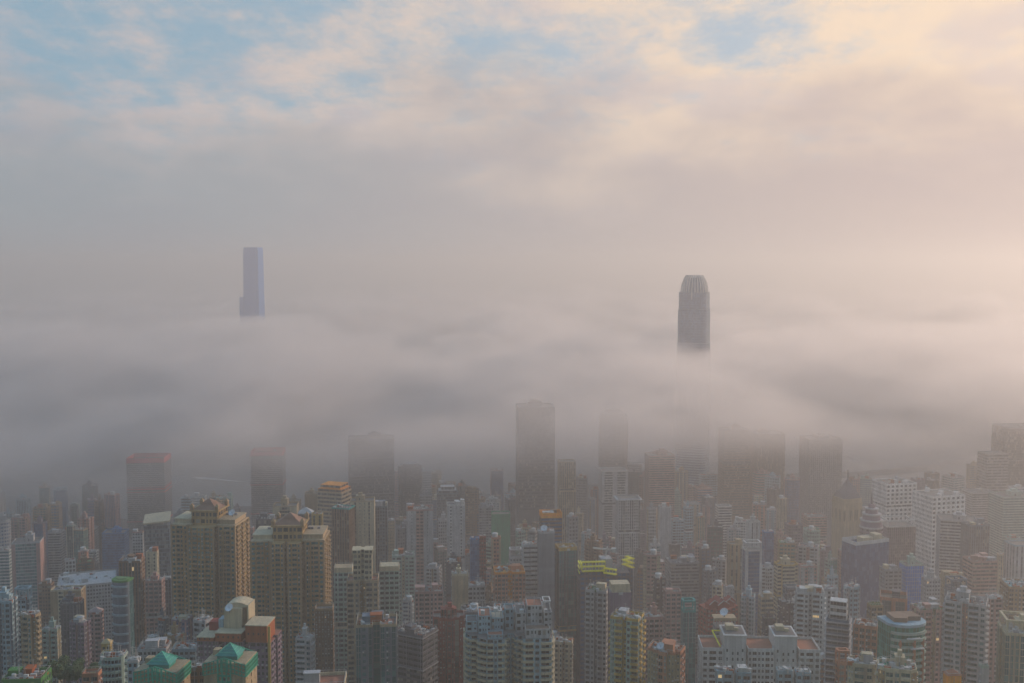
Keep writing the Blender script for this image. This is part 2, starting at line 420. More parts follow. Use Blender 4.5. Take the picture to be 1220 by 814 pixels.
def tower(name, xl, xr, yt, D, yaw=0, ratio=.8, shp='rect', pat='Ww', wc='beige', gl='dark', rc='roofgrey', tops='Ppc', fh=3.1,
          short=None, label='', cat='building', side=None, group=None, tiers=(), zg=None, hero=True, trim=None, push=True, parap=1.3, bands=None):
    rnd = random.Random(int(xl * 7 + yt * 13 + D))
    o = locate(xl, xr, yt, D, yaw, ratio, push)
    D = o['D']; zr = o['Z']
    o['zg'] = ground(o['cx'], o['cy']) - 2 if zg is None else zg
    o['short'] = short; o['hero'] = hero; o['name'] = name
    PLACED.append(o)
    root = things_root(name, o, label, cat, group)
    H = zr - o['zg']
    w_, d_ = o['hw'] * 2, o['hd'] * 2
    near = D < 800
    MW, MG = MB(), MB(); ex = {'balcony': MB()}
    if near and pat not in ('R', 'V', 'C'): ex['air_conditioner'] = MB()
    P = shape(shp, w_, d_)
    indiv = {'on': False, 'left': (70 if D < 620 else 40) if hero and near else 0, 'floors': 6, 'list': []}
    Z0 = max(0, H - (130 if hero else 90))
    cx, cy = o['cx'], o['cy']
    c, s_ = math.cos(o['yaw']), math.sin(o['yaw'])
    n = len(P); ACC[0] = True; refuge = H - rnd.uniform(24, 60) if (fh < 3.3 and hero is False or rnd.random() < .5) and pat and H - Z0 > 70 else None
    for i in range(n):
        A, B = P[i], P[(i + 1) % n]
        nx, ny = (B[1] - A[1]), -(B[0] - A[0]); wx, wy = nx * c - ny * s_, nx * s_ + ny * c
        L = math.hypot(nx, ny); facing = (wx * -cx + wy * -cy) / (L * math.hypot(cx, cy) + 1e-6)
        pt = pat
        if side is not None and abs(nx) > abs(ny): pt = side
        if ny > 0 and abs(ny) > abs(nx) and facing < -.3: pt = pat if len(pat) < 5 else 'Ww'
        if L < 3.4 and shp not in ('round', 'bow'): pt = 's' if L > 1.6 else ''
        indiv['on'] = facing > .25
        if refuge:
            facade(A, B, refuge + 4.2, H, fh, pt, MW, MG, ex, indiv); indiv['on'] = False
            facade(A, B, refuge, refuge + 4.2, 4.2, 'R' if L > 3.4 else '', MW, MG, None, None, 3)
            facade(A, B, Z0, refuge, fh, pt, MW, MG, ex, indiv)
        else: facade(A, B, Z0, H, fh, pt, MW, MG, ex, indiv)
    ACC[0] = False
    if Z0 > 0: MW.prism(P, 0, Z0)
    MW.cap(P, H, 1)
    # parapet
    pi = inset(P, .35)
    MW.quads([((*P[i], H), (*P[(i + 1) % n], H), (*P[(i + 1) % n], H + parap), (*P[i], H + parap)) for i in range(n)], 2)
    MW.quads([((*P[i], H + parap), (*P[(i + 1) % n], H + parap), (*pi[(i + 1) % n], H + parap), (*pi[i], H + parap)) for i in range(n)], 2)
    MW.quads([((*pi[(i + 1) % n], H + .01), (*pi[i], H + .01), (*pi[i], H + parap), (*pi[(i + 1) % n], H + parap)) for i in range(n)], 2)
    acc = trim or rnd.choice({'beige': ('cream', 'tan', 'beige'), 'cream': ('beige', 'tan', 'cream'), 'pink': ('pgrey', 'cream', 'salmon'), 'white': ('pgrey', 'pblue', 'white'), 'pgrey': ('grey', 'white', 'beige', 'pink'), 'pblue': ('white', 'pgrey', 'slate'),
        'brown': ('tan', 'brown', 'dgrey'), 'tan': ('cream', 'brown', 'tan'), 'mint': ('cream', 'pgrey', 'teal'), 'purple': ('pink', 'pgrey', 'purple'), 'salmon': ('beige', 'cream', 'brown'), 'grey': ('pgrey', 'slate', 'grey'), 'slate': ('grey', 'pblue', 'slate')}.get(wc, (wc,)))
    MW.build('wall', [wall(wc), simple('roof_' + rc, C[rc], .85), wall(trim or wc), wall(acc)], root)
    if bands:          # projecting cornices every few storeys
        bm_ = MB(); step, prj, bc = bands; z = H - .1
        while z > Z0 + 2:
            po = inset(P, -prj); bm_.prism(po, z - .55, z, 0); bm_.cap(po, z - .55, 0); z -= step
        bm_.build('ledge', wall(bc), root)
    for key, mb in ex.items():
        mc = wall(trim or wc) if key == 'balcony' else simple('ac_unit', (.5, .5, .48), .5)
        mb.build(key, mc, root, kind='stuff')
    MG.build('window', glass(gl), root, kind='stuff')
    if near:
        m = MB(); m2 = MB(); pi2 = inset(P, .25)
        for i in range(n):
            A, Bq = P[i], P[(i + 1) % n]; L = math.hypot(Bq[0] - A[0], Bq[1] - A[1])
            tx, ty = (Bq[0] - A[0]) / L, (Bq[1] - A[1]) / L
            if L > 5:
                for _ in range(int(L / 7) + 1):
                    u = rnd.uniform(.4, L - .4); px_, py_ = A[0] + tx * u + ty * .16, A[1] + ty * u - tx * .16
                    m.bar((px_, py_, Z0), (px_, py_, H + .4), .09)
            a_, b_ = pi2[i], pi2[(i + 1) % n]
            m2.bar((*a_, H + parap + .9), (*b_, H + parap + .9), .05)
            for q_ in range(int(L / 2.2) + 1):
                f_ = (q_ + .5) / (int(L / 2.2) + 1); x_, y_2 = a_[0] + (b_[0] - a_[0]) * f_, a_[1] + (b_[1] - a_[1]) * f_
                m2.bar((x_, y_2, H + parap), (x_, y_2, H + parap + .9), .04)
        m.build('drain_pipe', wall('grey'), root, kind='stuff'); m2.build('railing', wall('white'), root)
    for ctr, ang, ww, hh in indiv['list']:
        wo = bpy.data.objects.new('window', window_mesh(ww, hh, gl if rnd.random() > .006 else 'lit')); COL.objects.link(wo); wo.parent = root
        wo.location = ctr; wo.rotation_euler = (0, 0, ang)
    # roof things that are part of the building
    rw, rd = w_ / 2, d_ / 2
    top = H
    for tk in tops:
        if tk == 'P':      # main machine room
            m = MB(); a, b = rw * rnd.uniform(.22, .4), rd * rnd.uniform(.3, .5); ox, oy = rnd.uniform(-.2, .2) * rw, rnd.uniform(-.05, .3) * rd
            h = rnd.uniform(3.5, 6)
            m.box(ox - a, ox + a, oy - b, oy + b, H, H + h); m.box(ox - a - .3, ox + a + .3, oy - b - .3, oy + b + .3, H + h, H + h + .5)
            m.box(ox - a * .5, ox + a * .5, oy - b * .6, oy + b * .4, H + h + .5, H + h + 3)
            m.box(ox - a * .25, ox - a * .02, oy - b - .04, oy - b + .2, H + .2, H + 2.4, 1)
            m.build('machine_room', [wall(wc), glass('dark')], root); top = H + h
        elif tk == 'p':
            for _ in range(2 + rnd.randrange(3)):
                ox, oy = rnd.uniform(-.75, .75) * rw, rnd.uniform(-.75, .75) * rd; a = rnd.uniform(1.5, 3.2); b = rnd.uniform(1.5, 3)
                if not all(inside((ox + i * a, oy + j * b), P) for i in (-1, 1) for j in (-1, 1)): continue
                m = MB(); h = rnd.uniform(2.6, 4.6); m.box(ox - a, ox + a, oy - b, oy + b, H, H + h); m.box(ox - a - .2, ox + a + .2, oy - b - .2, oy + b + .2, H + h, H + h + .3)
                m.build('roof_hut', wall(wc if rnd.random() < .6 else rnd.choice(('white', 'pgrey', 'cream', 'terra'))), root)
        elif tk == 'c':
            m = MB()
            for _ in range(int((8 + rw * .7) * (2.2 if near else 1))):
                ox, oy = rnd.uniform(-.9, .9) * rw, rnd.uniform(-.9, .9) * rd
                if not inside((ox, oy), P): continue
                a = rnd.uniform(.4, 1.3); m.box(ox - a, ox + a, oy - a * .6, oy + a * .6, H + .02, H + rnd.uniform(.6, 1.9), rnd.randrange(4))
            for _ in range(7 if near else 3):
                ox, oy = rnd.uniform(-.8, .8) * rw, rnd.uniform(-.8, .8) * rd
                if inside((ox, oy), P):
                    hz_ = rnd.uniform(3, 7); m.bar((ox, oy, H), (ox, oy, H + hz_), .08, 0)
                    if near: m.bar((ox - .8, oy, H + hz_ - .5), (ox + .8, oy, H + hz_ - .5), .05, 0)
            for _ in range(4 if near else 1):
                ox, oy = rnd.uniform(-.8, .8) * rw, rnd.uniform(-.8, .8) * rd
                if inside((ox, oy), P): m.cone(ox, oy, H + .02, H + rnd.uniform(1.4, 2.4), .9, .9, 10, 1)
            for _ in range(5 if near else 0):
                ox, oy = rnd.uniform(-.7, .7) * rw, rnd.uniform(-.8, .8) * rd; l_ = rnd.uniform(2, 5)
                if inside((ox, oy), P) and inside((ox + l_, oy), P): m.bar((ox, oy, H + .4), (ox + l_, oy, H + .4), .14, 2)
            m.build('rooftop_equipment', [simple('ac_unit', (.5, .5, .48)), wall('white'), wall('grey'), wall('terra')], root, kind='stuff')
        elif tk == 'k':    # coloured roof terraces
            for i in (-1, 1):
                x0 = i * rw * .62
                if inside((x0, 0), P):
                    m = MB(); m.box(x0 - rw * .25, x0 + rw * .25, -rd * .5, rd * .5, H + .02, H + .35)
                    m.build('roof_terrace', simple('terracotta_tiles', C['terra'], .8), root)
        elif tk == 'g':
            m = MB()
            for _ in range(60):
                ox, oy = rnd.uniform(-.8, .8) * rw, rnd.uniform(-.8, .8) * rd
                if inside((ox, oy), P): m.cone(ox, oy, H, H + rnd.uniform(.8, 2.4), rnd.uniform(.6, 1.4), .2, 5)
            m.build('roof_garden', simple('roof_plants', (.06, .16, .04), .9), root, kind='stuff')
        elif tk == 'D': dish(root, rnd.uniform(-.3, .3) * rw, -rd * .2, H + (0 if 'P' not in tops else 0.0), rnd.uniform(1.8, 2.6))
        elif tk == 'm':
            m = MB(); ox = rnd.uniform(-.3, .3) * rw; m.bar((ox, 0, H), (ox, 0, H + 16), .25); m.bar((ox, 0, H + 16), (ox, 0, H + 24), .12)
            m.build('antenna_mast', simple('steel', (.3, .3, .3), .5, .6), root)
        elif tk == 't':
            m = MB(); ox, oy = rnd.uniform(-.4, .4) * rw, 0; m.cone(ox, oy, H, H + 4, 2.4, 2.4, 16); m.cone(ox, oy, H + 4, H + 4.8, 2.6, .4, 16)
            m.build('water_tank', wall('white'), root)
        elif tk == 'F':    # open rooftop frame
            m = MB(); h = 6
            for i in (-1, 1):
                for j in (-1, 1): m.box(i * rw * .9 - .4, i * rw * .9 + .4, j * rd * .85 - .4, j * rd * .85 + .4, H, H + h)
            for j in (-1, 1): m.box(-rw * .96, rw * .96, j * rd * .85 - .5, j * rd * .85 + .5, H + h, H + h + 1.1)
            for i in (-1, 1): m.box(i * rw * .9 - .5, i * rw * .9 + .5, -rd * .85 + .5, rd * .85 - .5, H + h, H + h + 1.1)
            m.build('roof_frame', wall(trim or wc), root)
        elif tk == 'Y':    # hipped roof
            m = MB(); h = min(rw, rd) * .9
            m.box(-rw - .4, rw + .4, -rd - .4, rd + .4, H + parap, H + parap + h, taper=.03)
            m.build('roof', simple('roof_' + rc, C[rc], .8), root)
    z = H
    for (fr, h, tc_) in tiers:  # set-back storeys
        m, g_ = MB(), MB(); PP = shape(shp if shp != 'comb' else 'rect', w_ * fr, d_ * fr)
        for i in range(len(PP)): facade(PP[i], PP[(i + 1) % len(PP)], z, z + h, fh, pat, m, g_)
        m.cap(PP, z + h, 0); t_ = m.build('upper_storeys', wall(tc_), root); g_.build('window', glass(gl), t_, kind='stuff'); z += h
    return root, o

HAZE_D, HAZE_C = .00035, (.81, .785, .76)
FOG_D, FOG_C, FOG_Z = .0088, (.935, .90, .89), 218

# ------------------------------------------------------------------ ground and water
def build_ground():
    xs = np.unique(np.concatenate([np.linspace(-3000, 3000, 121), np.array([-60000, -30000, -12000, -6000, 6000, 12000, 30000, 60000])]))
    ys = np.unique(np.concatenate([np.array([-6000, -3000, -1500, -700]), np.linspace(-300, 2600, 117)]))
    X, Y = np.meshgrid(xs, ys)
    Z = np.zeros_like(X)
    for i in range(X.shape[0]):
        for j in range(X.shape[1]):
            x, y = X[i, j], Y[i, j]
            z = ground(x, max(y, 0))
            if y < 0: z = ground(x, 0) - 0.05 * abs(y)
            c_ = coast(x)
            if y > c_: z = max(-6, 4 - (y - c_) * .3)
            Z[i, j] = z
    m = MB()
    V = np.stack([X, Y, Z], -1)
    m.quads(np.stack([V[:-1, :-1], V[:-1, 1:][:, :, :], V[1:, 1:], V[1:, :-1]], 2).reshape(-1, 4, 3)[:, [0, 1, 2, 3]])
    # far sea bed to the horizon
    m.quads([((-60000, 2600, -6), (60000, 2600, -6), (60000, 90000, -6), (-60000, 90000, -6))])
    mt = bpy.data.materials.new('ground'); mt.use_nodes = True; t = NT(mt.node_tree)
    g = t.n('ShaderNodeNewGeometry').outputs['Position']
    sp = t.n('ShaderNodeSeparateXYZ'); t.put(sp.inputs[0], g)
    city = t.mix(t.noise(g, .05, 5), (.05, .05, .055), (.17, .16, .15))
    wood = t.mix(t.noise(g, .08, 5), (.02, .045, .018), (.07, .11, .04))
    f = t.ramp(t.m('ADD', sp.outputs[2], t.m('MULTIPLY', t.noise(g, .02, 4), 90)), 190, 245)
    b = mt.node_tree.nodes['Principled BSDF']; t.put(b.inputs['Base Color'], t.mix(f, city, wood)); b.inputs['Roughness'].default_value = .95
    m.build('ground', mt, kind='structure')
    wm = bpy.data.materials.new('water'); wm.use_nodes = True; t = NT(wm.node_tree); b = wm.node_tree.nodes['Principled BSDF']
    b.inputs['Base Color'].default_value = (.03, .07, .08, 1); b.inputs['Roughness'].default_value = .12
    g = t.n('ShaderNodeNewGeometry').outputs['Position']; bp = t.n('ShaderNodeBump'); bp.inputs['Strength'].default_value = .35; bp.inputs['Distance'].default_value = 1
    t.put(bp.inputs['Height'], t.noise(g, .12, 4, .6)); t.put(b.inputs['Normal'], bp.outputs[0])
    m = MB(); m.quads([((-60000, 1750, 0), (60000, 1750, 0), (60000, 90000, 0), (-60000, 90000, 0))]); m.build('water', wm, kind='structure')
    # curved breakwater off the right hand shore
    m = MB(); X0, _ = at(1090, 2150); pts = [(560, 2120), (700, 2140), (860, 2200), (1000, 2290), (1120, 2420), (1260, 2560)]
    for (a, b_), (c_, d_) in zip(pts[:-1], pts[1:]):
        dx_, dy_ = c_ - a, d_ - b_; l = math.hypot(dx_, dy_); nx, ny = -dy_ / l, dx_ / l
        def q(s1, s2, z1, z2): return ((a + nx * s1, b_ + ny * s1, z1), (c_ + nx * s1, d_ + ny * s1, z1), (c_ + nx * s2, d_ + ny * s2, z2), (a + nx * s2, b_ + ny * s2, z2))
        m.quads([q(-16, -9, -1, 4), q(-9, 9, 4, 4.01), q(9, 16, 4, -1)])
    m.build('breakwater', simple('rubble', (.2, .18, .16), .9), kind='structure')
    # wake line on the harbour
    for nm, xa, xb, y in (('ferry', 300, 232, 582),):
        Xa, _ = at(xa, 2060); Xb, _ = at(xb, 2110)
        m = MB(); steps = 14
        for i in range(steps):
            t0, t1 = i / steps, (i + 1) / steps
            w0, w1 = 1 + 7 * t0, 1 + 7 * t1
            a = (Xa + (Xb - Xa) * t0, 2060 + 50 * t0); b_ = (Xa + (Xb - Xa) * t1, 2060 + 50 * t1)
            m.quads([((a[0], a[1] - w0, .05), (a[0], a[1] + w0, .05), (b_[0], b_[1] + w1, .05), (b_[0], b_[1] - w1, .05))])
        m.build('water_wake', simple('foam', (.6, .62, .62), .6), kind='structure')
        r = bpy.data.objects.new('ferry', None); COL.objects.link(r); r.location = (Xa + 10, 2058, .1)
        r['label'] = 'small white ferry crossing the misty harbour ahead of its pale wake'; r['category'] = 'ferry'
        h = MB(); h.prism([(-14, -4), (8, -4), (15, 0), (8, 4), (-14, 4)], 0, 2.6); h.build('hull', wall('grey'), r)
        h = MB(); h.box(-12, 7, -3.4, 3.4, 2.6, 5.4); h.box(-8, 4, -2.8, 2.8, 5.4, 7.6); h.build('cabin', wall('white'), r)
        h = MB(); h.cone(-3, 0, 7.6, 10.4, 1, .8, 8); h.build('funnel', wall('red'), r)
build_ground()

JOBS = []
def B(*a, **k_): JOBS.append((a[4], 0, lambda: tower(*a, **k_)))
def J(D, f): JOBS.append((D, 1, f))

def special(name, xl, xr, yt, D, yaw, ratio, label, cat, short, push=True):
    o = locate(xl, xr, yt, D, yaw, ratio, push); o['zg'] = ground(o['cx'], o['cy']) - 2; o['short'] = short; o['hero'] = True; o['name'] = name
    PLACED.append(o); return things_root(name, o, label, cat), o, o['Z'] - o['zg'], o['hw'] * 2, o['hd'] * 2

def walls_for(P, z0, z1, fh, pat, MW, MG, ex=None, indiv=None, ang=0, base=True, skipshort=True):
    n = len(P)
    for i in range(n):
        A, Bb = P[i], P[(i + 1) % n]; L = math.hypot(Bb[0] - A[0], Bb[1] - A[1]); pt = pat
        if skipshort and L < 3: pt = 's' if L > 1.6 else ''
        if indiv: indiv['on'] = (Bb[0] - A[0]) > .3 * L
        facade(A, Bb, z0, z1, fh, pt, MW, MG, ex, indiv)
def panes(indiv, gl, root):
    for ctr, a, ww, hh in indiv['list']:
        wo = bpy.data.objects.new('window', window_mesh(ww, hh, gl)); COL.objects.link(wo); wo.parent = root
        wo.location = ctr; wo.rotation_euler = (0, 0, a)

# ---- the pair of brown towers with pagoda roofs
def pagoda_tower(xl, xr, yt, D, yaw, label, short, pair):
    root, o, H, w_, d_ = special('apartment_tower', xl, xr, yt, D, yaw, .75, label, 'apartment tower', short)
    x, y = w_ / 2, d_ / 2; g_ = w_ * .05; c = w_ * .2
    if pair: P = [(-x, -y * .7), (-c - g_, -y * .7), (-c - g_, -y * .1), (-c, -y * .1), (-c, -y), (-g_ * .6, -y), (-g_ * .6, -y * .6), (g_ * .6, -y * .6), (g_ * .6, -y), (c, -y), (c, -y * .1), (c + g_, -y * .1), (c + g_, -y * .7), (x, -y * .7), (x, y), (-x, y)]
    else: P = [(-x, -y * .75), (-c - g_, -y * .75), (-c - g_, y * .1), (-c, y * .1), (-c, -y), (c, -y), (c, y * .1), (c + g_, y * .1), (c + g_, -y * .75), (x, -y * .75), (x, y), (-x, y)]
    MW, MG = MB(), MB(); ex = {'balcony': MB(), 'air_conditioner': MB()}; iv = dict(on=True, left=90, floors=7, list=[])
    Z0 = max(0, H - 120)
    walls_for(P, Z0, H, 3.05, 'wBw', MW, MG, ex, iv)
    if Z0: MW.prism(P, 0, Z0)
    MW.cap(P, H, 0); MW.build('wall', wall('warmtower'), root); MG.build('window', glass('teal'), root, kind='stuff')
    ex['balcony'].build('balcony', wall('tan'), root, kind='stuff'); ex['air_conditioner'].build('air_conditioner', simple('ac_unit', (.5, .5, .48)), root, kind='stuff')
    panes(iv, 'teal', root)
    m = MB()
    for i, (a, b) in enumerate(P):
        if b < 0: m.box(a - .55, a + .55, b - .35, b + .55, Z0, H + .8)
    for u in (-.86, -.72, -.58, -.44, .44, .58, .72, .86): m.box(u * x - .3, u * x + .3, -y * (.7 if pair else .75) - .45, -y * (.7 if pair else .75) - .01, Z0, H - 2)
    m.build('pier', wall('tan'), root, kind='stuff')
    for s in (-1, 1):       # stepped crowns of the wings
        m = MB(); cx = s * (x + c) / 2; hw = (x - c) / 2
        m.box(cx - hw + .3, cx + hw + .4, -y * .72, y * .8, H, H + 1.1); m.box(cx - hw + 1, cx + hw - .8, -y * .55, y * .7, H + 1.1, H + 3.6)
        m.box(cx - hw + .6, cx + hw - .4, -y * .6, y * .75, H + 3.6, H + 4.3)
        m.build('wing_parapet', wall('cream' if s < 0 else 'beige'), root)
    m = MB(); g2 = MB(); q = [(-c * 1.02, -y * .55), (c * 1.02, -y * .55), (c * 1.02, y * .6), (-c * 1.02, y * .6)]
    walls_for(q, H, H + 9, 4.5, 'wW', m, g2); m.cap(q, H + 9, 0)
    m.box(-c * 1.15, c * 1.15, -y * .6, y * .65, H + 9, H + 9.9)
    t_ = m.build('lift_tower', wall('warmtower'), root); g2.build('window', glass('dark'), t_, kind='stuff')
    m = MB()
    m.box(-c * 1.0, c * 1.0, -y * .5, y * .55, H + 9.9, H + 13.5, taper=.35)
    m.box(-c * .45, c * .45, -y * .25, y * .25, H + 13.5, H + 16, taper=.1)
    m.build('roof', simple('pagoda_tiles', (.26, .14, .09), .8), root)
    for i in (-1, 1):
        for j in (-1, 1):
            m = MB(); a, b = i * c * 1.0, j * y * .52
            m.box(a - 1.1, a + 1.1, b - 1.1, b + 1.1, H + 9.9, H + 12.4); m.box(a - 1.5, a + 1.5, b - 1.5, b + 1.5, H + 12.4, H + 14.6, taper=.05)
            m.build('turret', wall('tan'), root)
    if not pair: dish(root, c * 1.9, -y * .1, H + 4.3, 2.4)
    m = MB()
    for i in range(9):
        u = random.Random(i).uniform(-.85, .85) * x
        if abs(u) > c * 1.2: m.box(u - .9, u + .9, y * .2, y * .2 + 1.5, H + 4.3, H + 5.5)
    m.build('rooftop_equipment', wall('grey'), root, kind='stuff')
J(700, lambda: pagoda_tower(203, 297, 622, 700, -6, 'brown apartment tower with small pagoda roof and dish, left one of the twin brown towers', 'the left brown pagoda tower', False))
J(685, lambda: pagoda_tower(298, 394, 640, 670, 2, 'brown apartment tower with pagoda roof and dark central slot, nearer one of the brown twins', 'the right brown pagoda tower', True))

# ---- cream towers with green lattice crowns (bottom left)
def lattice_tower(xl, xr, yt, D, yaw, label, short, lo):
    root, o, H, w_, d_ = special('apartment_block', xl, xr, yt, D, yaw, .8, label, 'apartment block', short)
    x, y = w_ / 2, d_ / 2; P = shape('rect', w_, d_); MW, MG = MB(), MB(); iv = dict(on=True, left=30, floors=9, list=[])
    walls_for(P, 0, H - 5, 3.1, '..s...w...s..', MW, MG, None, iv); MW.prism(P, H - 5, H); MW.prism([(-x, -y), (x, -y), (x, y), (-x, y)], H, H + .9)
    MW.build('wall', wall('beige'), root); MG.build('window', glass('dark'), root, kind='stuff'); panes(iv, 'dark', root)
    m = MB()   # lattice of green bars climbing to the middle
    nb = 12
    for side in (-1, 1):
        yy = side * (y + .25)
        for i in range(nb + 1):
            u = -x + w_ * i / nb; f = 1 - abs(u) / x
            lowz = H - 4.6 + 2.2 * f; m.bar((u, yy, lowz), (u, yy, H + .3 + 3.0 * f), .15)
        for j in range(4):
            for sg in (-1, 1):
                m.bar((sg * x, yy, H - 4.6 + j * 1.6), (0, yy, H - 2.4 + j * 1.8), .15)
        for u in (-x * .3, -x * .1, x * .1, x * .3): m.bar((u, yy, H - 9.5), (u, yy, H + 2.5), .28)
        for z in (H - 9.5, H - 6.9, H - 4.4): m.bar((-x * .3, yy, z), (x * .3, yy, z), .28)
    for side in (-1, 1):
        xx = side * (x + .25)
        for i in range(nb + 1): u = -y + d_ * i / nb; m.bar((xx, u, H - 4.6), (xx, u, H + .4), .14)
        for j in range(4): m.bar((xx, -y, H - 4.6 + j * 1.6), (xx, y, H - 4.6 + j * 1.6), .15)
    m.build('lattice', simple('green_paint', C['lattice'], .5), root)
    m = MB(); m.box(-x * .48, x * .48, -y * .5, y * .5, H + .9, H + 2.6); m.box(-x * .55, x * .55, -y * .6, y * .6, H + 2.6, H + 6.6, taper=.06)
    m.build('roof', simple('green_roof', (.01, .26, .22), .6), root)
    m = MB()
    for i in (-1, 1):
        for j in (-1, 1): m.bar((i * x * .55, j * y * .6, H + 2.7), (0, 0, H + 6.9), .13)
    for f in (.25, .5, .75):
        z = H + 2.7 + 4.1 * f; a, b = x * .56 * (1 - f), y * .61 * (1 - f)
        for p, q in (((-a, -b), (a, -b)), ((a, -b), (a, b)), ((a, b), (-a, b)), ((-a, b), (-a, -b))): m.bar((*p, z), (*q, z), .1)
    m.build('roof_frame', simple('light_green_paint', (.12, .55, .38), .5), root)
    m = MB(); m.box(-x * .9, -x * .6, y * .2, y * .7, H + .9, H + 3); m.build('roof_hut', wall('beige'), root)
J(430, lambda: lattice_tower(161, 226, 795, 432, -5, 'cream block with green lattice crown and green pyramid roof beside blue-grey flats', 'the left green-crowned block', 0))
J(431, lambda: lattice_tower(243, 306, 785, 430, -5, 'cream block with green lattice crown below the terracotta roof terraces', 'the right green-crowned block', 1))

# ---- block with the big cream tank house, dish and terracotta terraces
def tank_house():
    root, o, H, w_, d_ = special('apartment_block', 236, 336, 757, 535, -4, .5, 'purple-brown apartment block with cream tank house, white dish and terracotta roof terraces', 'apartment block', 'the terracotta-terraced block')
    x, y = w_ / 2, d_ / 2; P = shape('comb', w_, d_); MW, MG = MB(), MB(); ex = {'balcony': MB(), 'air_conditioner': MB()}; iv = dict(on=True, left=70, floors=7, list=[])
    walls_for(P, max(0, H - 75), H, 3.05, 'Ww', MW, MG, ex, iv); MW.cap(P, H, 1)
    MW.build('wall', [wall('purple'), simple('terracotta_tiles', C['terra'])], root); MG.build('window', glass('dark'), root, kind='stuff'); panes(iv, 'dark', root)
    ex['balcony'].build('balcony', wall('pgrey'), root, kind='stuff'); ex['air_conditioner'].build('air_conditioner', simple('ac_unit', (.5, .5, .48)), root, kind='stuff')
    for a, b, z in ((-x, -x * .55, 1.8), (-x * .5, x * .2, 4.2), (x * .32, x * .9, 8.5)):
        m = MB(); m.box(a, b, -y - .3, y * .4, H + .01, H + z, 0); m.box(a - .3, b + .3, -y - .6, y * .4 + .3, H + z, H + z + .45, 1)
        for u in np.arange(a + 1.2, b - 1, 2.6): m.box(u, u + .7, -y - .42, -y - .2, H + z * .45, H + z * .45 + 1.1, 2)
        m.build('roof_terrace', [wall('terra'), wall('cream'), glass('dark')], root)
    m = MB(); m.box(-x * .38, x * .1, -y * .3, y * .9, H + 4.2, H + 15, 0)
    m.build('tank_house', wall('cream'), root)
    m = MB(); n = 8; x0, x1 = -x * .34, x * .22
    for i in range(n):
        a, b = x0 + (x1 - x0) * i / n, x0 + (x1 - x0) * (i + 1) / n
        za, zb = H + 15 + 2.6 * math.sin(math.pi * (.15 + .7 * i / n)), H + 15 + 2.6 * math.sin(math.pi * (.15 + .7 * (i + 1) / n))
        m.quads([((a, -y * .1, za), (b, -y * .1, zb), (b, y, zb), (a, y, za)), ((a, -y * .1, H + 15.01), (b, -y * .1, H + 15.01), (b, -y * .1, zb), (a, -y * .1, za)), ((b, y, H + 15.01), (a, y, H + 15.01), (a, y, za), (b, y, zb))])
    m.box(x1, x1 + .8, -y * .1, y, H + 4.2, H + 16.2)
    m.build('arched_roof', wall('cream'), root)
    m = MB(); m.box(-x * .85, -x * .5, 0, y * .7, H + .4, H + 6.5, 0); m.build('roof_hut', wall('red'), root)
    m = MB(); m.box(-x * .55, -x * .42, -y * .2, y * .5, H + 4.5, H + 8.8); m.build('roof_hut', wall('pblue'), root)
    dish(root, -x * .2, -y * .42, H + 13.2, 2.2)
    m = MB(); m.box(x * .92, x * .99, -y - .6, -y - .1, H - 30, H + 8.5)
    m.build('corner_pier', wall('gold'), root)
J(535, tank_house)

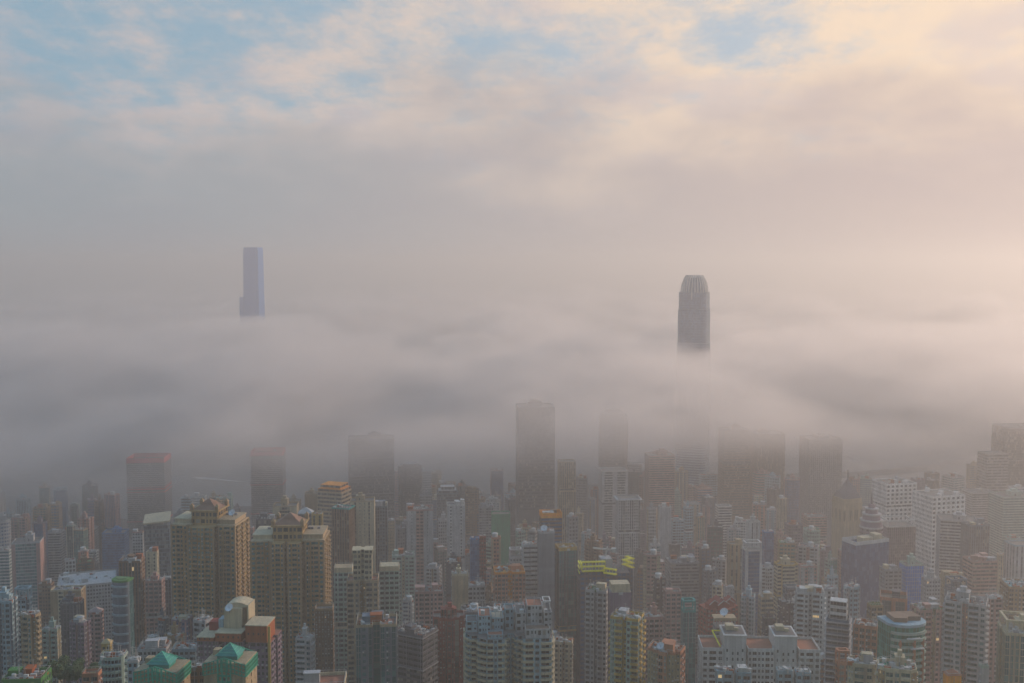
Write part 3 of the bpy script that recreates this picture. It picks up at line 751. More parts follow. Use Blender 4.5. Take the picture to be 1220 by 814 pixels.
# ---- white balconied pair in the bottom centre
def white_pair():
    root, o, H, w_, d_ = special('apartment_tower', 552, 660, 752, 520, 3, .55, 'pale grey-white double apartment tower with stacked balconies and stepped roof houses', 'apartment tower', 'the white balconied double tower')
    x, y = w_ / 2, d_ / 2
    P = [(-x, -y * .1), (-x * .9, -y * .45), (-x * .72, -y * .45), (-x * .72, -y * .75), (-x * .52, -y), (-x * .12, -y), (-x * .12, -y * .55), (-x * .02, -y * .3), (x * .1, -y * .3), (x * .16, -y * .62), (x * .3, -y * .62), (x * .3, -y * .95), (x * .95, -y * .95), (x, -y * .5), (x, y), (-x, y)]
    MW, MG = MB(), MB(); ex = {'balcony': MB(), 'air_conditioner': MB()}; iv = dict(on=True, left=100, floors=9, list=[])
    walls_for(P, max(0, H - 90), H, 3.05, 'BwB', MW, MG, ex, iv); MW.cap(P, H, 1)
    MW.build('wall', [wall('pblue'), simple('roof_roofgrey', C['roofgrey'])], root); MG.build('window', glass('dark'), root, kind='stuff'); panes(iv, 'dark', root)
    ex['balcony'].build('balcony', wall('cream'), root, kind='stuff'); ex['air_conditioner'].build('air_conditioner', simple('ac_unit', (.5, .5, .48)), root, kind='stuff')
    for a, b, c, d, h, r_ in ((-.98, -.72, -.05, .8, 5.5, 'roofgrey'), (-.7, -.42, -.25, .9, 9, 'terra'), (-.4, -.12, .0, .9, 7, 'cream'), (-.5, -.15, -.9, -.35, 2.0, 'terra'), (-.08, .12, .2, .9, 10.5, 'roofgrey'), (.16, .4, -.2, .9, 10, 'roofgrey'), (.42, .78, -.15, .9, 13.5, 'terra'), (.8, .98, -.4, .9, 11, 'roofgrey'), (.36, .92, -.9, -.25, 4.5, 'brown')):
        m, g_ = MB(), MB(); q = [(a * x, c * y), (b * x, c * y), (b * x, d * y), (a * x, d * y)]
        walls_for(q, H, H + h, 3.1, 'ws', m, g_); m.cap(q, H + h - .6, 1); qi = inset(q, .3); n = 4
        m.quads([((*q[i], H + h), (*q[(i + 1) % n], H + h), (*qi[(i + 1) % n], H + h), (*qi[i], H + h)) for i in range(n)])
        m.quads([((*qi[(i + 1) % n], H + h - .6), (*qi[i], H + h - .6), (*qi[i], H + h), (*qi[(i + 1) % n], H + h)) for i in range(n)])
        t_ = m.build('penthouse', [wall('pblue' if a < 0 else 'pgrey'), simple('roof_' + r_, C[r_])], root); g_.build('window', glass('dark'), t_, kind='stuff')
    m = MB()
    for i, u in enumerate((-.6, -.3, .3, .6, .85)):
        m.box(u * x - 1, u * x + 1, -y * .1, y * .1, H + 9 + i % 2, H + 11 + i % 2); m.bar((u * x, y * .2, H + 8), (u * x, y * .2, H + 17), .09)
    m.build('rooftop_equipment', wall('white'), root, kind='stuff')
    m = MB()
    for a, b in ((.8, .98), (-.32, -.16)):
        z = H + 14.2 if a > 0 else H + 9.5
        m.box(a * x, b * x, y * .1, y * .16, z, z + .5); m.box(a * x, b * x, y * .7, y * .76, z, z + .5); m.box(a * x, a * x + .5, y * .16, y * .7, z, z + .5); m.box(b * x - .5, b * x, y * .16, y * .7, z, z + .5)
        for u in (a * x + .2, b * x - .6): m.box(u, u + .4, y * .1, y * .16, H + 6, z)
    m.build('roof_frame', wall('white'), root)
J(520, white_pair)

# ---- long white block with two raised cores, bottom right of the centre
def white_block():
    root, o, H, w_, d_ = special('apartment_block', 830, 976, 768, 525, -3, .32, 'long white apartment block with two blank raised cores and terracotta roof terraces', 'apartment block', 'the long white block')
    x, y = w_ / 2, d_ / 2
    P = [(-x, -y), (-x * .64, -y), (-x * .64, -y * .55), (-x * .22, -y * .55), (-x * .22, -y), (x * .22, -y), (x * .22, -y * .55), (x * .64, -y * .55), (x * .64, -y), (x, -y), (x, y), (-x, y)]
    MW, MG = MB(), MB(); ex = {'balcony': MB(), 'air_conditioner': MB()}; iv = dict(on=True, left=90, floors=6, list=[])
    walls_for(P, max(0, H - 80), H, 3.05, 'wWw', MW, MG, ex, iv); MW.cap(P, H, 1)
    pi = inset(P, .35); n = len(P)
    MW.quads([((*P[i], H), (*P[(i + 1) % n], H), (*P[(i + 1) % n], H + 1.2), (*P[i], H + 1.2)) for i in range(n)])
    MW.quads([((*P[i], H + 1.2), (*P[(i + 1) % n], H + 1.2), (*pi[(i + 1) % n], H + 1.2), (*pi[i], H + 1.2)) for i in range(n)])
    MW.quads([((*pi[(i + 1) % n], H + .01), (*pi[i], H + .01), (*pi[i], H + 1.2), (*pi[(i + 1) % n], H + 1.2)) for i in range(n)])
    MW.build('wall', [wall('white'), simple('terracotta_tiles', C['terra'], .8)], root); MG.build('window', glass('dark'), root, kind='stuff'); panes(iv, 'dark', root)
    ex['air_conditioner'].build('air_conditioner', simple('ac_unit', (.5, .5, .48)), root, kind='stuff')
    for s in (-1, 1):
        a, b = s * .43 * x - x * .19, s * .43 * x + x * .19; m = MB()
        m.box(a, b, -y * .75, y * .9, H - 14, H + 6.4, 0); m.box(a - .3, b + .3, -y * .75 - .3, y * .9 + .3, H + 6.4, H + 7.0, 0)
        m.box(a + .6, b - .6, -y * .6, y * .75, H + 7.0, H + 7.15, 1)
        for u in (a + 1.2, b - 2.2, a + 4.0, b - 4.6):
            for z in (H - 10, H - 6, H + (-1.5 if u in (a + 1.2, b - 2.2) else -3)): m.box(u, u + .8, -y * .75 - .03, -y * .75 + .05, z, z + 1.5, 2)
        m.build('lift_core', [wall('white'), simple('roof_roofgrey', C['roofgrey']), glass('dark')], root)
        m = MB(); m.box(a + 2, a + 6, 0, y * .5, H + 7.15, H + 9.5); m.box(b - 5, b - 3, -1, 1, H + 7.15, H + 8.6); m.build('roof_hut', wall('cream'), root)
    m = MB()
    m.bar((-x * .76, y * .7, H + 4.6), (-x * .56, y * .7, H + 4.6), .28); m.bar((-x * .76, y * .7, H + 4.6), (-x * .68, -y * .6, H + .8), .28)
    m.build('handrail', simple('yellow_paint', C['yellow'], .5), root)
J(525, white_block)
for i, (a, b, rf, lb) in enumerate(((852, 873, 'roofgrey', 'narrow white tower with dark cluttered roof in front of the long white block, leftmost'), (875, 895, 'brown', 'narrow white tower with brown roof and cream rail below the left blank core'),
                                  (924, 944, 'gold', 'narrow white tower with golden sunken roof below the right blank core'), (946, 966, 'terra', 'narrow white tower with purple-brown roof, rightmost before the long white block'))):
    B('apartment_tower', a, b, 800 + 2 * (i % 2), 478, -3, .8, 'rect', 'wW', 'pblue', 'dark', rf, 'cp', 3.05, None, lb, 'apartment tower')

# ---- very tall tower rising out of the fog bank, right of centre
def loft(P0, levels, mb, mi=0, n_cap=True):
    """levels: (z, scale)"""
    prev = None
    for z, s in levels:
        cur = [(x * s, y * s) for x, y in P0]
        if prev: mb.prism(prev[1], prev[0], z, mi, poly2=cur) if False else mb.quads([((*prev[1][i], prev[0]), (*prev[1][(i + 1) % len(P0)], prev[0]), (*cur[(i + 1) % len(P0)], z), (*cur[i], z)) for i in range(len(P0))], mi)
        prev = (z, cur)
    if n_cap: mb.cap(prev[1], prev[0], mi)
def claw_tower():
    root, o, H, w_, d_ = special('skyscraper', 806, 849, 328, 1790, -20, 1.0, 'tall grey skyscraper with ring of claw-like crown fins rising through the fog', 'skyscraper', 'the claw-crowned skyscraper', False)
    h = w_ / 2; r = h * .42
    def rsq(hh, k_=5):
        out = []; rr = hh * .42
        for cx, cy, a0 in ((hh - rr, -hh + rr, -90), (hh - rr, hh - rr, 0), (-hh + rr, hh - rr, 90), (-hh + rr, -hh + rr, 180)):
            for i in range(k_): a = math.radians(a0 + 90 * i / (k_ - 1)); out.append((cx + rr * math.cos(a), cy + rr * math.sin(a)))
        return out
    lv = [(0, 1), (H * .5, 1), (H * .5 + .5, .97), (H * .72, .97), (H * .72 + .5, .94), (H * .86, .93), (H * .86 + .5, .9), (H * .93, .86)]
    m, g_ = MB(), MB(); prev = None
    for z, s in lv:
        cur = rsq(h * s)
        if prev and z - prev[0] > 2:
            n = len(cur)
            for i in range(n): facade(prev[1][i], prev[1][(i + 1) % n], prev[0], z, 4.2, 'R' if prev[0] < 1 else 'V', m, g_)
            m.cap(cur, z, 0)
        prev = (z, cur)
    m.build('wall', wall('pblue'), root); g_.build('window', glass('blue'), root, kind='stuff')
    rng = rsq(h * .87, 9); n = len(rng)
    fin0 = MB(); b = H * .92
    for j in range(6):
        f0, f1 = j / 6, (j + 1) / 6
        def prof(f): return 1 - .40 * f ** 3, b - 8 + (H - b + 8) * f
        (s0, z0), (s1, z1) = prof(f0), prof(f1)
        fin0.bar((h * .88 * s0, 0, z0), (h * .88 * s1, 0, z1), .75)
    fm = fin0.mesh('crown_fin', [wall('white')])
    for i in range(28):
        f = bpy.data.objects.new('crown_fin', fm); COL.objects.link(f); f.parent = root; f.rotation_euler = (0, 0, 2 * math.pi * i / 28)
    m = MB(); m.cone(0, 0, b, H - 4, h * .78, h * .52, 24); m.build('crown_core', glass('blue'), root)
J(1790, claw_tower)
def square_tower():
    root, o, H, w_, d_ = special('skyscraper', 289, 314, 295, 3560, -12, 1.0, 'bluish glass skyscraper with square top standing far across the harbour in fog', 'skyscraper', 'the far blue skyscraper', False)
    x = w_ / 2; c = x * .22
    P = [(-x + c, -x), (x - c, -x), (x - c, -x + c), (x, -x + c), (x, x - c), (x - c, x - c), (x - c, x), (-x + c, x), (-x + c, x - c), (-x, x - c), (-x, -x + c), (-x + c, -x + c)]
    m, g_ = MB(), MB()
    lv = [(0, 1.25), (H * .25, 1.16), (H * .5, 1.08), (H * .78, 1.02), (H * .93, 1.0), (H * .985, .98)]
    m2 = MB(); loft(P, lv, m2)
    m2.build('glass_wall', glass('ice'), root)
    for z in np.arange(20, H * .97, 27):
        s = float(np.interp(z, [a for a, _ in lv], [b for _, b in lv])); q = [(a * s * 1.012, b * s * 1.012) for a, b in P]; m.prism(q, z, z + 1.4); m.cap(q, z, 0)
    m.build('floor_band', wall('blue'), root)
    m = MB()
    for s in (-1, 1): m.box(-x * .8, x * .8, s * x * .9 - .6, s * x * .9 + .6, H * .985, H); m.box(s * x * .9 - .6, s * x * .9 + .6, -x * .8, x * .8, H * .985, H)
    m.build('crown_screen', glass('ice'), root)
    m = MB(); m.box(-x * 1.5, -x * .95, -x, x, 0, H * .66); m.build('lower_wing', glass('ice'), root)
J(3560, square_tower)

# ---- gold-brown stone tower with pyramid roof; stacked dome tower; blue slab
def pyramid_tower():
    root, o, H, w_, d_ = special('office_tower', 992, 1027, 592, 1120, 18, .95, 'sandy stone office tower with tall arched windows and dark pyramid roof', 'office tower', 'the pyramid-roofed sandy tower')
    x, y = w_ / 2, d_ / 2; P = shape('rect', w_, d_); MW, MG = MB(), MB()
    MW.prism(P, 0, H - 24); walls_for(P, H - 24, H - 12, 12, 'U.', MW, MG); walls_for(P, H - 12, H - 6, 3, '.', MW, MG); MW.prism([(a * 1.04, b * 1.04) for a, b in P], H - 6, H - 4); MW.prism([(a * .96, b * .96) for a, b in P], H - 4, H)
    for s in (-1, 1):
        MW.box(s * x - .7, s * x + .7, -y - .5, -y + .8, 0, H - 24); MW.box(s * x * .33 - .5, s * x * .33 + .5, -y - .4, -y + .2, 0, H - 24)
    MW.build('wall', wall('beige'), root); MG.build('window', glass('brown'), root, kind='stuff')
    m = MB(); z = H
    for a, h_, tp in ((.9, 5, .8), (.72, 8, .4), (.29, 7, .05)): m.box(-x * a, x * a, -y * a, y * a, z, z + h_, taper=tp); z += h_
    m.bar((0, 0, z - 2), (0, 0, z + 9), .35); m.build('roof', simple('lead_roof', (.10, .09, .11), .5), root)
J(1120, pyramid_tower)
def blue_slab():
    root, o, H, w_, d_ = special('office_tower', 1004, 1058, 645, 900, 22, .5, 'blue glass slab tower with white roof edge in front of the domed tower', 'office tower', 'the blue glass slab')
    P = shape('rect', w_, d_); MW, MG = MB(), MB(); Z0 = max(0, H - 110); x, y = w_ / 2, d_ / 2
    if Z0: MW.prism(P, 0, Z0)
    walls_for(P, Z0, H, 3.8, 'V', MW, MG); MW.cap(P, H - 1.5, 0)
    MW.build('wall', wall('navy'), root); MG.build('window', glass('blue'), root, kind='stuff')
    m = MB(); t_ = .4
    m.box(-x, x, -y - .1, -y + t_, H, H + 3); m.box(-x, x, y - t_, y, H, H + 3); m.box(-x, -x + t_, -y + t_, y - t_, H, H + 3); m.box(x - t_, x, -y + t_, y - t_, H, H + 3)
    m.build('roof_screen', wall('white'), root)
    m = MB(); m.box(-x * .3, x * .3, -y * .4, y * .5, H - 1.5, H + 4); m.box(x * .45, x * .8, -y * .5, y * .5, H - 1.5, H + 6); m.build('machine_room', wall('cream'), root)
J(900, blue_slab)
def dome_tower():
    root, o, H, w_, d_ = special('office_tower', 1021, 1055, 628, 985, 0, 1.0, 'round stone tower with stacked ring dome and spire behind the blue slab', 'office tower', 'the ringed dome tower')
    r = w_ / 2; MW, MG = MB(), MB(); P = [(r * math.cos(2 * math.pi * i / 24), r * math.sin(2 * math.pi * i / 24)) for i in range(24)]
    walls_for(P, max(0, H - 80), H, 3.8, 'R', MW, MG, skipshort=False); MW.cap(P, H, 0); MW.build('wall', wall('purple'), root); MG.build('window', glass('grey'), root, kind='stuff')
    z = H
    for i, (a, h_) in enumerate(((1.02, 1.5), (.98, 5), (1.02, 1.2), (.8, 4.5), (.84, 1.2), (.55, 4), (.6, 1), (.3, 3.5))):
        m = MB(); m.cone(0, 0, z, z + h_, r * a, r * a * (.9 if h_ > 2 else 1), 24); m.build('dome_ring', wall('pgrey' if h_ < 2 else 'purple'), root); z += h_
    m = MB(); m.cone(0, 0, z, z + 13, 1.2, .1, 8); m.build('spire', simple('lead_roof', (.10, .09, .11), .5), root)
J(985, dome_tower)

# ---- curved green glass balcony towers, lower right
def curved_tower(xl, xr, yt, D, wc, gl, lb, short, H0=70, roofc='terra', big=True):
    root, o, H, w_, d_ = special('apartment_tower', xl, xr, yt, D, 10 if big else -8, .8, lb, 'apartment tower', short)
    x, y = w_ / 2, d_ / 2
    P = [(x * math.cos(a), -y * .1 + y * .9 * math.sin(a)) for a in (math.pi + math.pi * i / 16 for i in range(17))] + [(x, y), (-x, y)]
    MW, MG = MB(), MB(); Z0 = max(0, H - H0); walls_for(P, Z0, H, 3.3, 'V', MW, MG, skipshort=False); MW.cap(P, H, 0)
    if Z0: MW.prism(P, 0, Z0)
    MW.build('wall', wall(wc), root); MG.build('window', glass(gl), root, kind='stuff')
    E = MB(); z = H - 3.3; cnt = 0
    proto = None
    fr = P[1:16]
    m = MB(); n0, n1 = (2, 14) if big else (1, 15)
    ring = [(px_ * 1.0, py_) for px_, py_ in P[n0:n1]]; outer = [(a * 1.07, b * 1.09 - .4) for a, b in ring]
    for i in range(len(ring) - 1):
        m.quads([((*outer[i], 0), (*outer[i + 1], 0), (*outer[i + 1], 1.25), (*outer[i], 1.25)), ((*outer[i], 1.25), (*outer[i + 1], 1.25), (*ring[i + 1], 1.25), (*ring[i], 1.25)), ((*ring[i], 0), (*ring[i + 1], 0), (*outer[i + 1], 0), (*outer[i], 0))])
    bm_ = m.mesh('balcony', [wall('mint' if big else 'pblue')])
    step = 3.3 if big else 6.6
    while z > max(Z0, 2):
        b = bpy.data.objects.new('balcony', bm_); COL.objects.link(b); b.parent = root; b.location = (0, 0, z - .3); z -= step
    m = MB(); P2 = [(a * 1.05, b * 1.05) for a, b in P]; m.prism(P2, H, H + 1.4); m.build('parapet', wall('pblue' if big else 'green'), root)
    m = MB(); P3 = [(-x * .7, -y * .3), (-x * .1, -y * .5), (x * .1, -y * .2), (x * .75, -y * .3), (x * .7, y * .8), (-x * .6, y * .9)] if big else [(a * .7, b * .6 + y * .2) for a, b in P]; m.prism(P3, H + 1.4, H + (3.6 if big else 1.9)); m.build('penthouse', simple('roof_' + roofc, C[roofc], .85), root)
    if big:
        for u in (-.62, .05, .6):
            m = MB(); yy = -y * .1 - y * .9 * math.sqrt(1 - u * u) - 1.3; m.box(u * x - .5, u * x + .5, yy, yy + 1.2, max(0, H - 50), H - 6); m.build('corner_pier', wall('salmon'), root)
        for u, z_ in ((-.1, H - 5), (.1, H - 10)):
            m = MB(); m.box(u * x - 3, u * x + 4, -y - 2.6, -y - 1.2, z_, z_ + .5); m.build('canopy', wall('white'), root)
J(510, lambda: curved_tower(1047, 1108, 742, 512, 'teal', 'green', 'curved apartment tower with green-glazed balconies, salmon piers and brown roof', 'the curved green balcony tower', roofc='brown'))
J(720, lambda: curved_tower(131, 158, 692, 715, 'slate', 'teal', 'dark curved tower with wavy pale blue balcony bands and green roof edge', 'the wavy-banded dark tower', 95, 'green', False))

# ---- unfinished tower with yellow climbing platforms
def yellow_works():
    root, o, H, w_, d_ = special('unfinished_tower', 686, 757, 668, 735, 6, .55, 'unfinished dark concrete tower with yellow formwork platforms round its top', 'construction tower', 'the unfinished tower with yellow platforms')
    x, y = w_ / 2, d_ / 2; P = [(-x, -y * .6), (-x * .1, -y * .6), (-x * .1, -y), (x * .8, -y), (x * .8, -y * .3), (x, -y * .3), (x, y), (-x, y)]
    MW, MG = MB(), MB(); walls_for(P, max(0, H - 100), H - 6, 3.3, 'WO', MW, MG); MW.cap(P, H - 6, 0)
    MW.build('wall', wall('dgrey'), root); MG.build('window', glass('blue'), root, kind='stuff')
    m = MB()
    for u in np.linspace(-x * .9, x * .9, 7):
        for v in (-y * .4, y * .5):
            if inside((u, v), P): m.box(u - .4, u + .4, v - .4, v + .4, H - 6, H + random.Random(int(u * 9)).uniform(-2, 3))
    m.box(-x * .2, x * .2, -y * .3, y * .6, H - 6, H + 2); m.build('concrete_core', wall('pgrey'), root)
    def plat(cx, cy, L, yaw, z, rows):
        m = MB(); c_, s_ = math.cos(yaw), math.sin(yaw)
        def q(u, v, z_): return (cx + u * c_ - v * s_, cy + u * s_ + v * c_, z_)
        for k_ in range(rows + 1):
            for v in (-.8, .8): m.bar(q(-L / 2, v, z + k_ * 3.2), q(L / 2, v, z + k_ * 3.2), .36)
        for u in np.linspace(-L / 2, L / 2, int(L / 2.2) + 1):
            m.bar(q(u, -.8, z), q(u, -.8, z + rows * 3.2), .12)
            m.bar(q(u, -.8, z + rows * 3.2 - .4), q(min(u + 1.5, L / 2), .8, z + rows * 3.2 + .1), .15)
        m.build('work_platform', simple('yellow_paint', C['yellow'], .5), root)
    plat(-x * .52, -y * .6 - 1, x * .85, 0, H - 5, 2); plat(-x * .97, -y * .1, y * .9, 1.5, H - 7, 2)
    plat(x * .05, -y * 1.0 - 1, x * .5, -.6, H - 6, 1); plat(x * .75, -y * .55, x * .45, .5, H - 1, 1); plat(x * .92, y * .1, y * .8, -1.1, H - 5, 2)
    m = MB()
    m.bar((0, y * .3, H), (x * .1, y * .3, H + 9), .5); m.bar((-x * .45, y * .3, H + 8.5), (x * .35, y * .3, H + 6.5), .5); m.box(x * .25, x * .42, y * .3 - 1.5, y * .3 + 1.5, H + 5, H + 8)
    m.build('tower_crane', wall('white'), root)
J(735, yellow_works)

# ---- tower on whose roof stands a slanted white slab
def slanted():
    root, o, H, w_, d_ = special('office_tower', 172, 203, 624, 940, 14, .8, 'blue-grey office tower with slanted pale roof slab left of the brown pagoda tower', 'office tower', 'the slant-roofed tower')
    x, y = w_ / 2, d_ / 2; P = shape('rect', w_, d_); MW, MG = MB(), MB(); Z0 = max(0, H - 110)
    if Z0: MW.prism(P, 0, Z0)
    for i in range(4): facade(P[i], P[(i + 1) % 4], Z0, H, 3.6, 'C' if i in (0, 2) else 'R', MW, MG)
    MW.cap(P, H, 0); MW.build('wall', wall('slate'), root); MG.build('window', glass('grey'), root, kind='stuff')
    m = MB(); a, b, c_, d__ = (-x * 1.05, -y * 1.05, H + 3), (x * 1.05, -y * 1.05, H + 4.5), (x * 1.05, y * 1.05, H + 9), (-x * 1.05, y * 1.05, H + 7)
    k_ = [(*p[:2], p[2] - 1.4) for p in (a, b, c_, d__)]
    m.quads([(a, b, c_, d__), k_[::-1]] + [(k_[i], k_[(i + 1) % 4], (a, b, c_, d__)[(i + 1) % 4], (a, b, c_, d__)[i]) for i in range(4)]); m.build('roof', wall('cream'), root)
    m = MB()
    for i in (-1, 1):
        for j in (-1, 1): m.box(i * x * .8 - .5, i * x * .8 + .5, j * y * .8 - .5, j * y * .8 + .5, H, H + (3 if j < 0 else 6.2))
    m.box(-x * .5, x * .5, -y * .5, y * .5, H, H + 2.5); m.build('roof_support', wall('grey'), root)
J(940, slanted)

# ---- red block with gabled frames and the dish terrace
def red_block():
    root, o, H, w_, d_ = special('apartment_block', 832, 884, 722, 735, 20, .7, 'dark red apartment block with pale-edged gabled roof frames behind the long white block', 'apartment block', 'the red gabled block')
    P = shape('step', w_, d_); x, y = w_ / 2, d_ / 2; MW, MG = MB(), MB(); iv = dict(on=True, left=40, floors=5, list=[])
    walls_for(P, max(0, H - 80), H, 3.1, 'wW', MW, MG, None, iv); MW.cap(P, H, 0); MW.build('wall', wall('red'), root); MG.build('window', glass('dark'), root, kind='stuff'); panes(iv, 'dark', root)
    for i, (u, v, s) in enumerate(((-.55, -.1, 4.2), (-.1, -.4, 4.6), (.35, -.2, 4.2), (.05, .4, 4.8), (.7, .2, 3.4))):
        cx, cy = u * x, v * y; m = MB()
        m.box(cx - s, cx + s, cy - s * .7, cy + s * .7, H, H + 3, 0)
        A, Bq, Cq, Dq = (cx - s, cy - s * .7, H + 3), (cx + s, cy - s * .7, H + 3), (cx + s, cy + s * .7, H + 3), (cx - s, cy + s * .7, H + 3)
        r0, r1 = (cx, cy - s * .7, H + 6), (cx, cy + s * .7, H + 6)
        m.quads([(A, r0, r1, Dq), (r0, Bq, Cq, r1)][:0] + [(Dq, A, r0, r1), (Bq, Cq, r1, r0)], 0); m.tri([(A, Bq, r0), (Cq, Dq, r1)], 0)
        m.bar((A[0], A[1] - .2, A[2]), (r0[0], r0[1] - .2, r0[2]), .22, 1); m.bar((r0[0], r0[1] - .2, r0[2]), (Bq[0], Bq[1] - .2, Bq[2]), .22, 1)
        m.build('roof_gable', [wall('red'), wall('white')], root)
J(735, red_block)
def dish_terrace():
    root, o, H, w_, d_ = special('apartment_block', 849, 877, 735, 640, 0, .8, 'small grey block with open roof terrace on pillars carrying a white dish', 'apartment block', 'the dish terrace block')
    x, y = w_ / 2, d_ / 2; P = shape('rect', w_, d_); MW, MG = MB(), MB(); iv = dict(on=True, left=12, floors=2, list=[])
    walls_for(P, max(0, H - 60), H - 5, 3.1, 'wW', MW, MG, None, iv); MW.cap(P, H - 5, 0); MW.build('wall', wall('grey'), root); MG.build('window', glass('dark'), root, kind='stuff'); panes(iv, 'dark', root)
    m = MB()
    for i in (-.9, -.3, .3, .9):
        for j in (-.9, .9): m.box(i * x - .35, i * x + .35, j * y - .35, j * y + .35, H - 5, H - .8)
    m.build('pillar', wall('pgrey'), root, kind='stuff')
    m = MB(); m.box(-x * 1.1, x * 1.1, -y * 1.1, y * 1.1, H - .8, H); m.box(-x * 1.1, x * 1.1, -y * 1.1, -y * 1.05, H, H + 1); m.build('roof_terrace', wall('beige'), root)
    dish(root, 0, 0, H, 2.6, -2.2)
J(640, dish_terrace)

# ---- round stone-white towers etc. by table -------------------------------------------------
# name, xl, xr, roof y, distance, yaw, depth ratio, plan, window pattern, wall, glass, roof, roof things
AT, OT, AB = 'apartment tower', 'office tower', 'apartment block'
def A_(xl, xr, yt, D, wc, label, short=None, yaw=5, ratio=.8, shp='rect', pat='Ww', gl='dark', rc='roofgrey', tops='Pc', fh=3.1, cat=AT, **k_):
    nm = {'apartment tower': 'apartment_tower', 'office tower': 'office_tower', 'apartment block': 'apartment_block'}.get(cat, cat.replace(' ', '_'))
    B(nm, xl, xr, yt, D, yaw, ratio, shp, pat, wc, gl, rc, tops, fh, short, label, cat, **k_)

# left edge
A_(-14, 20, 716, 600, 'pblue', 'pale blue apartment tower with cluttered roof cut by the left frame edge', 'the pale blue tower at the left edge', shp='comb', pat='wWs', tops='Ppc', yaw=8)
A_(18, 38, 713, 640, 'pblue', 'pale blue-grey apartment tower with white roof frames, second from left edge', 'the pale blue tower with white frames', shp='cross', pat='wW', tops='FPc')
A_(23, 50, 733, 575, 'beige', 'beige apartment tower with teal recess and ochre roof wall at lower left', 'the teal-recessed beige tower', shp='cross', pat='Bw', gl='teal', tops='pc', rc='teal', yaw=-12)
A_(51, 72, 750, 625, 'mint', 'pale green-grey apartment block of small balconies at lower left', 'the pale green balcony block', shp='comb', pat='Bw', tops='Pc')
A_(-10, 16, 655, 1010, 'white', 'banded white office building with teal glass corner at the left edge', 'the teal-cornered white tower', pat='R', gl='teal', cat=OT, tops='c')
A_(15, 51, 645, 985, 'pgrey', 'tower of dark teal glass between two pale vertical frames near left edge', 'the pale-framed dark glass tower', pat='..CCCCCCCCC..', gl='teal', cat=OT, side='.', tops='P', yaw=14)
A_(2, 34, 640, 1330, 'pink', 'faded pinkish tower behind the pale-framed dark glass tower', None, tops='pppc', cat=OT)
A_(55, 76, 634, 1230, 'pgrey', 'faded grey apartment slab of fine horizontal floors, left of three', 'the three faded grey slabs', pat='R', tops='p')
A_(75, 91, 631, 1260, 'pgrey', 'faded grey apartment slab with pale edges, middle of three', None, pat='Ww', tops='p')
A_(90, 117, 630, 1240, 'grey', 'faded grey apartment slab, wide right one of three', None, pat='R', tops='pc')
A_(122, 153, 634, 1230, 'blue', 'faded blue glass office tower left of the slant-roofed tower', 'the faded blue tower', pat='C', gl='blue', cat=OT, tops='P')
A_(104, 117, 657, 1120, 'white', 'small pale tower with white horizontal bands at its top', None, pat='R', tops='c', cat=OT)
A_(70, 138, 690, 905, 'pgrey', 'broad low building with large flat pale roof behind the dark clustered blocks', 'the broad flat-roofed building', ratio=.9, pat='w', rc='pgrey', tops='pc', cat='market hall', yaw=20)
A_(61, 101, 702, 800, 'cream', 'cream building with blue-grey roof and one square window frame', 'the cream building with a square window', ratio=.5, pat='...W.......', rc='slate', tops='c', cat='office building')
A_(46, 64, 696, 850, 'brown', 'dull brown narrow tower beside the pale-framed dark glass tower', None, tops='pc')
A_(71, 101, 718, 745, 'dgrey', 'dark charcoal rounded tower with cluttered top near lower left', 'the charcoal rounded tower', shp='cham', pat='U', tops='Ppc', ratio=.9)
A_(83, 108, 742, 690, 'purple', 'dull purple apartment tower with pale roof tanks at lower left', 'the purple tower with tanks', shp='comb', pat='wW', tops='tpc', yaw=-10)
A_(106, 123, 730, 715, 'pink', 'narrow dusty pink tower with sloping roof beside the purple tower', None, pat='wW', tops='Yc', rc='pink')
A_(121, 134, 768, 575, 'gold', 'narrow ochre tower with pointed yellow roof at lower left', 'the yellow-peaked narrow tower', pat='w', tops='Y', rc='gold', ratio=1)
A_(142, 172, 668, 760, 'brown', 'very dark brown tower right behind the wavy-banded tower', 'the dark brown slab', pat='U', tops='pc', side='w')
A_(158, 172, 634, 1010, 'pgrey', 'slim pale tower with red-banded top left of the slant-roofed tower', None, pat='w', tops='p', trim='pink', cat=OT)
A_(174, 189, 658, 860, 'cream', 'slim cream tower with recessed tan centre strip below the slant-roofed tower', 'the slim cream tower', pat='.w.', tops='p')
A_(173, 196, 692, 760, 'pink', 'dusty pink apartment tower of many small windows beside the left pagoda tower', 'the dusty pink tower', pat='wW', tops='Pc')
A_(194, 205, 690, 790, 'slate', 'narrow dark navy tower squeezed beside the left pagoda tower', None, pat='U', tops='c')
A_(118, 152, 783, 478, 'pblue', 'pale blue low block with cream roof terrace and rounded balconies at bottom left', 'the cream-terraced blue block', shp='bow', pat='B', rc='cream', tops='cp', trim='mint', cat=AB)
A_(152, 166, 788, 470, 'pblue', 'narrow blue-grey flats wedged beside the left green-crowned block', None, pat='w', tops='c', cat=AB)
A_(164, 204, 771, 545, 'pgrey', 'grey block with white domes and terracotta roof behind the left green-crowned block', None, rc='terra', tops='tpkc', cat=AB)
A_(205, 238, 772, 560, 'pblue', 'low blue-grey block with pale roof between the two green-crowned blocks', None, rc='cream', tops='cp', cat=AB)
A_(226, 246, 797, 445, 'brown', 'small brown block with rusty cluttered roof between the green-crowned blocks', None, rc='terra', tops='cp', cat=AB)
A_(4, 60, 806, 440, 'green', 'green-painted low block with terracotta roof slab at the bottom left corner', 'the green low block', rc='terra', pat='w', tops='pc', cat=AB)
A_(98, 121, 803, 455, 'salmon', 'low salmon-pink block with ochre shed roof at bottom left', None, rc='gold', tops='pk', cat=AB, pat='W')
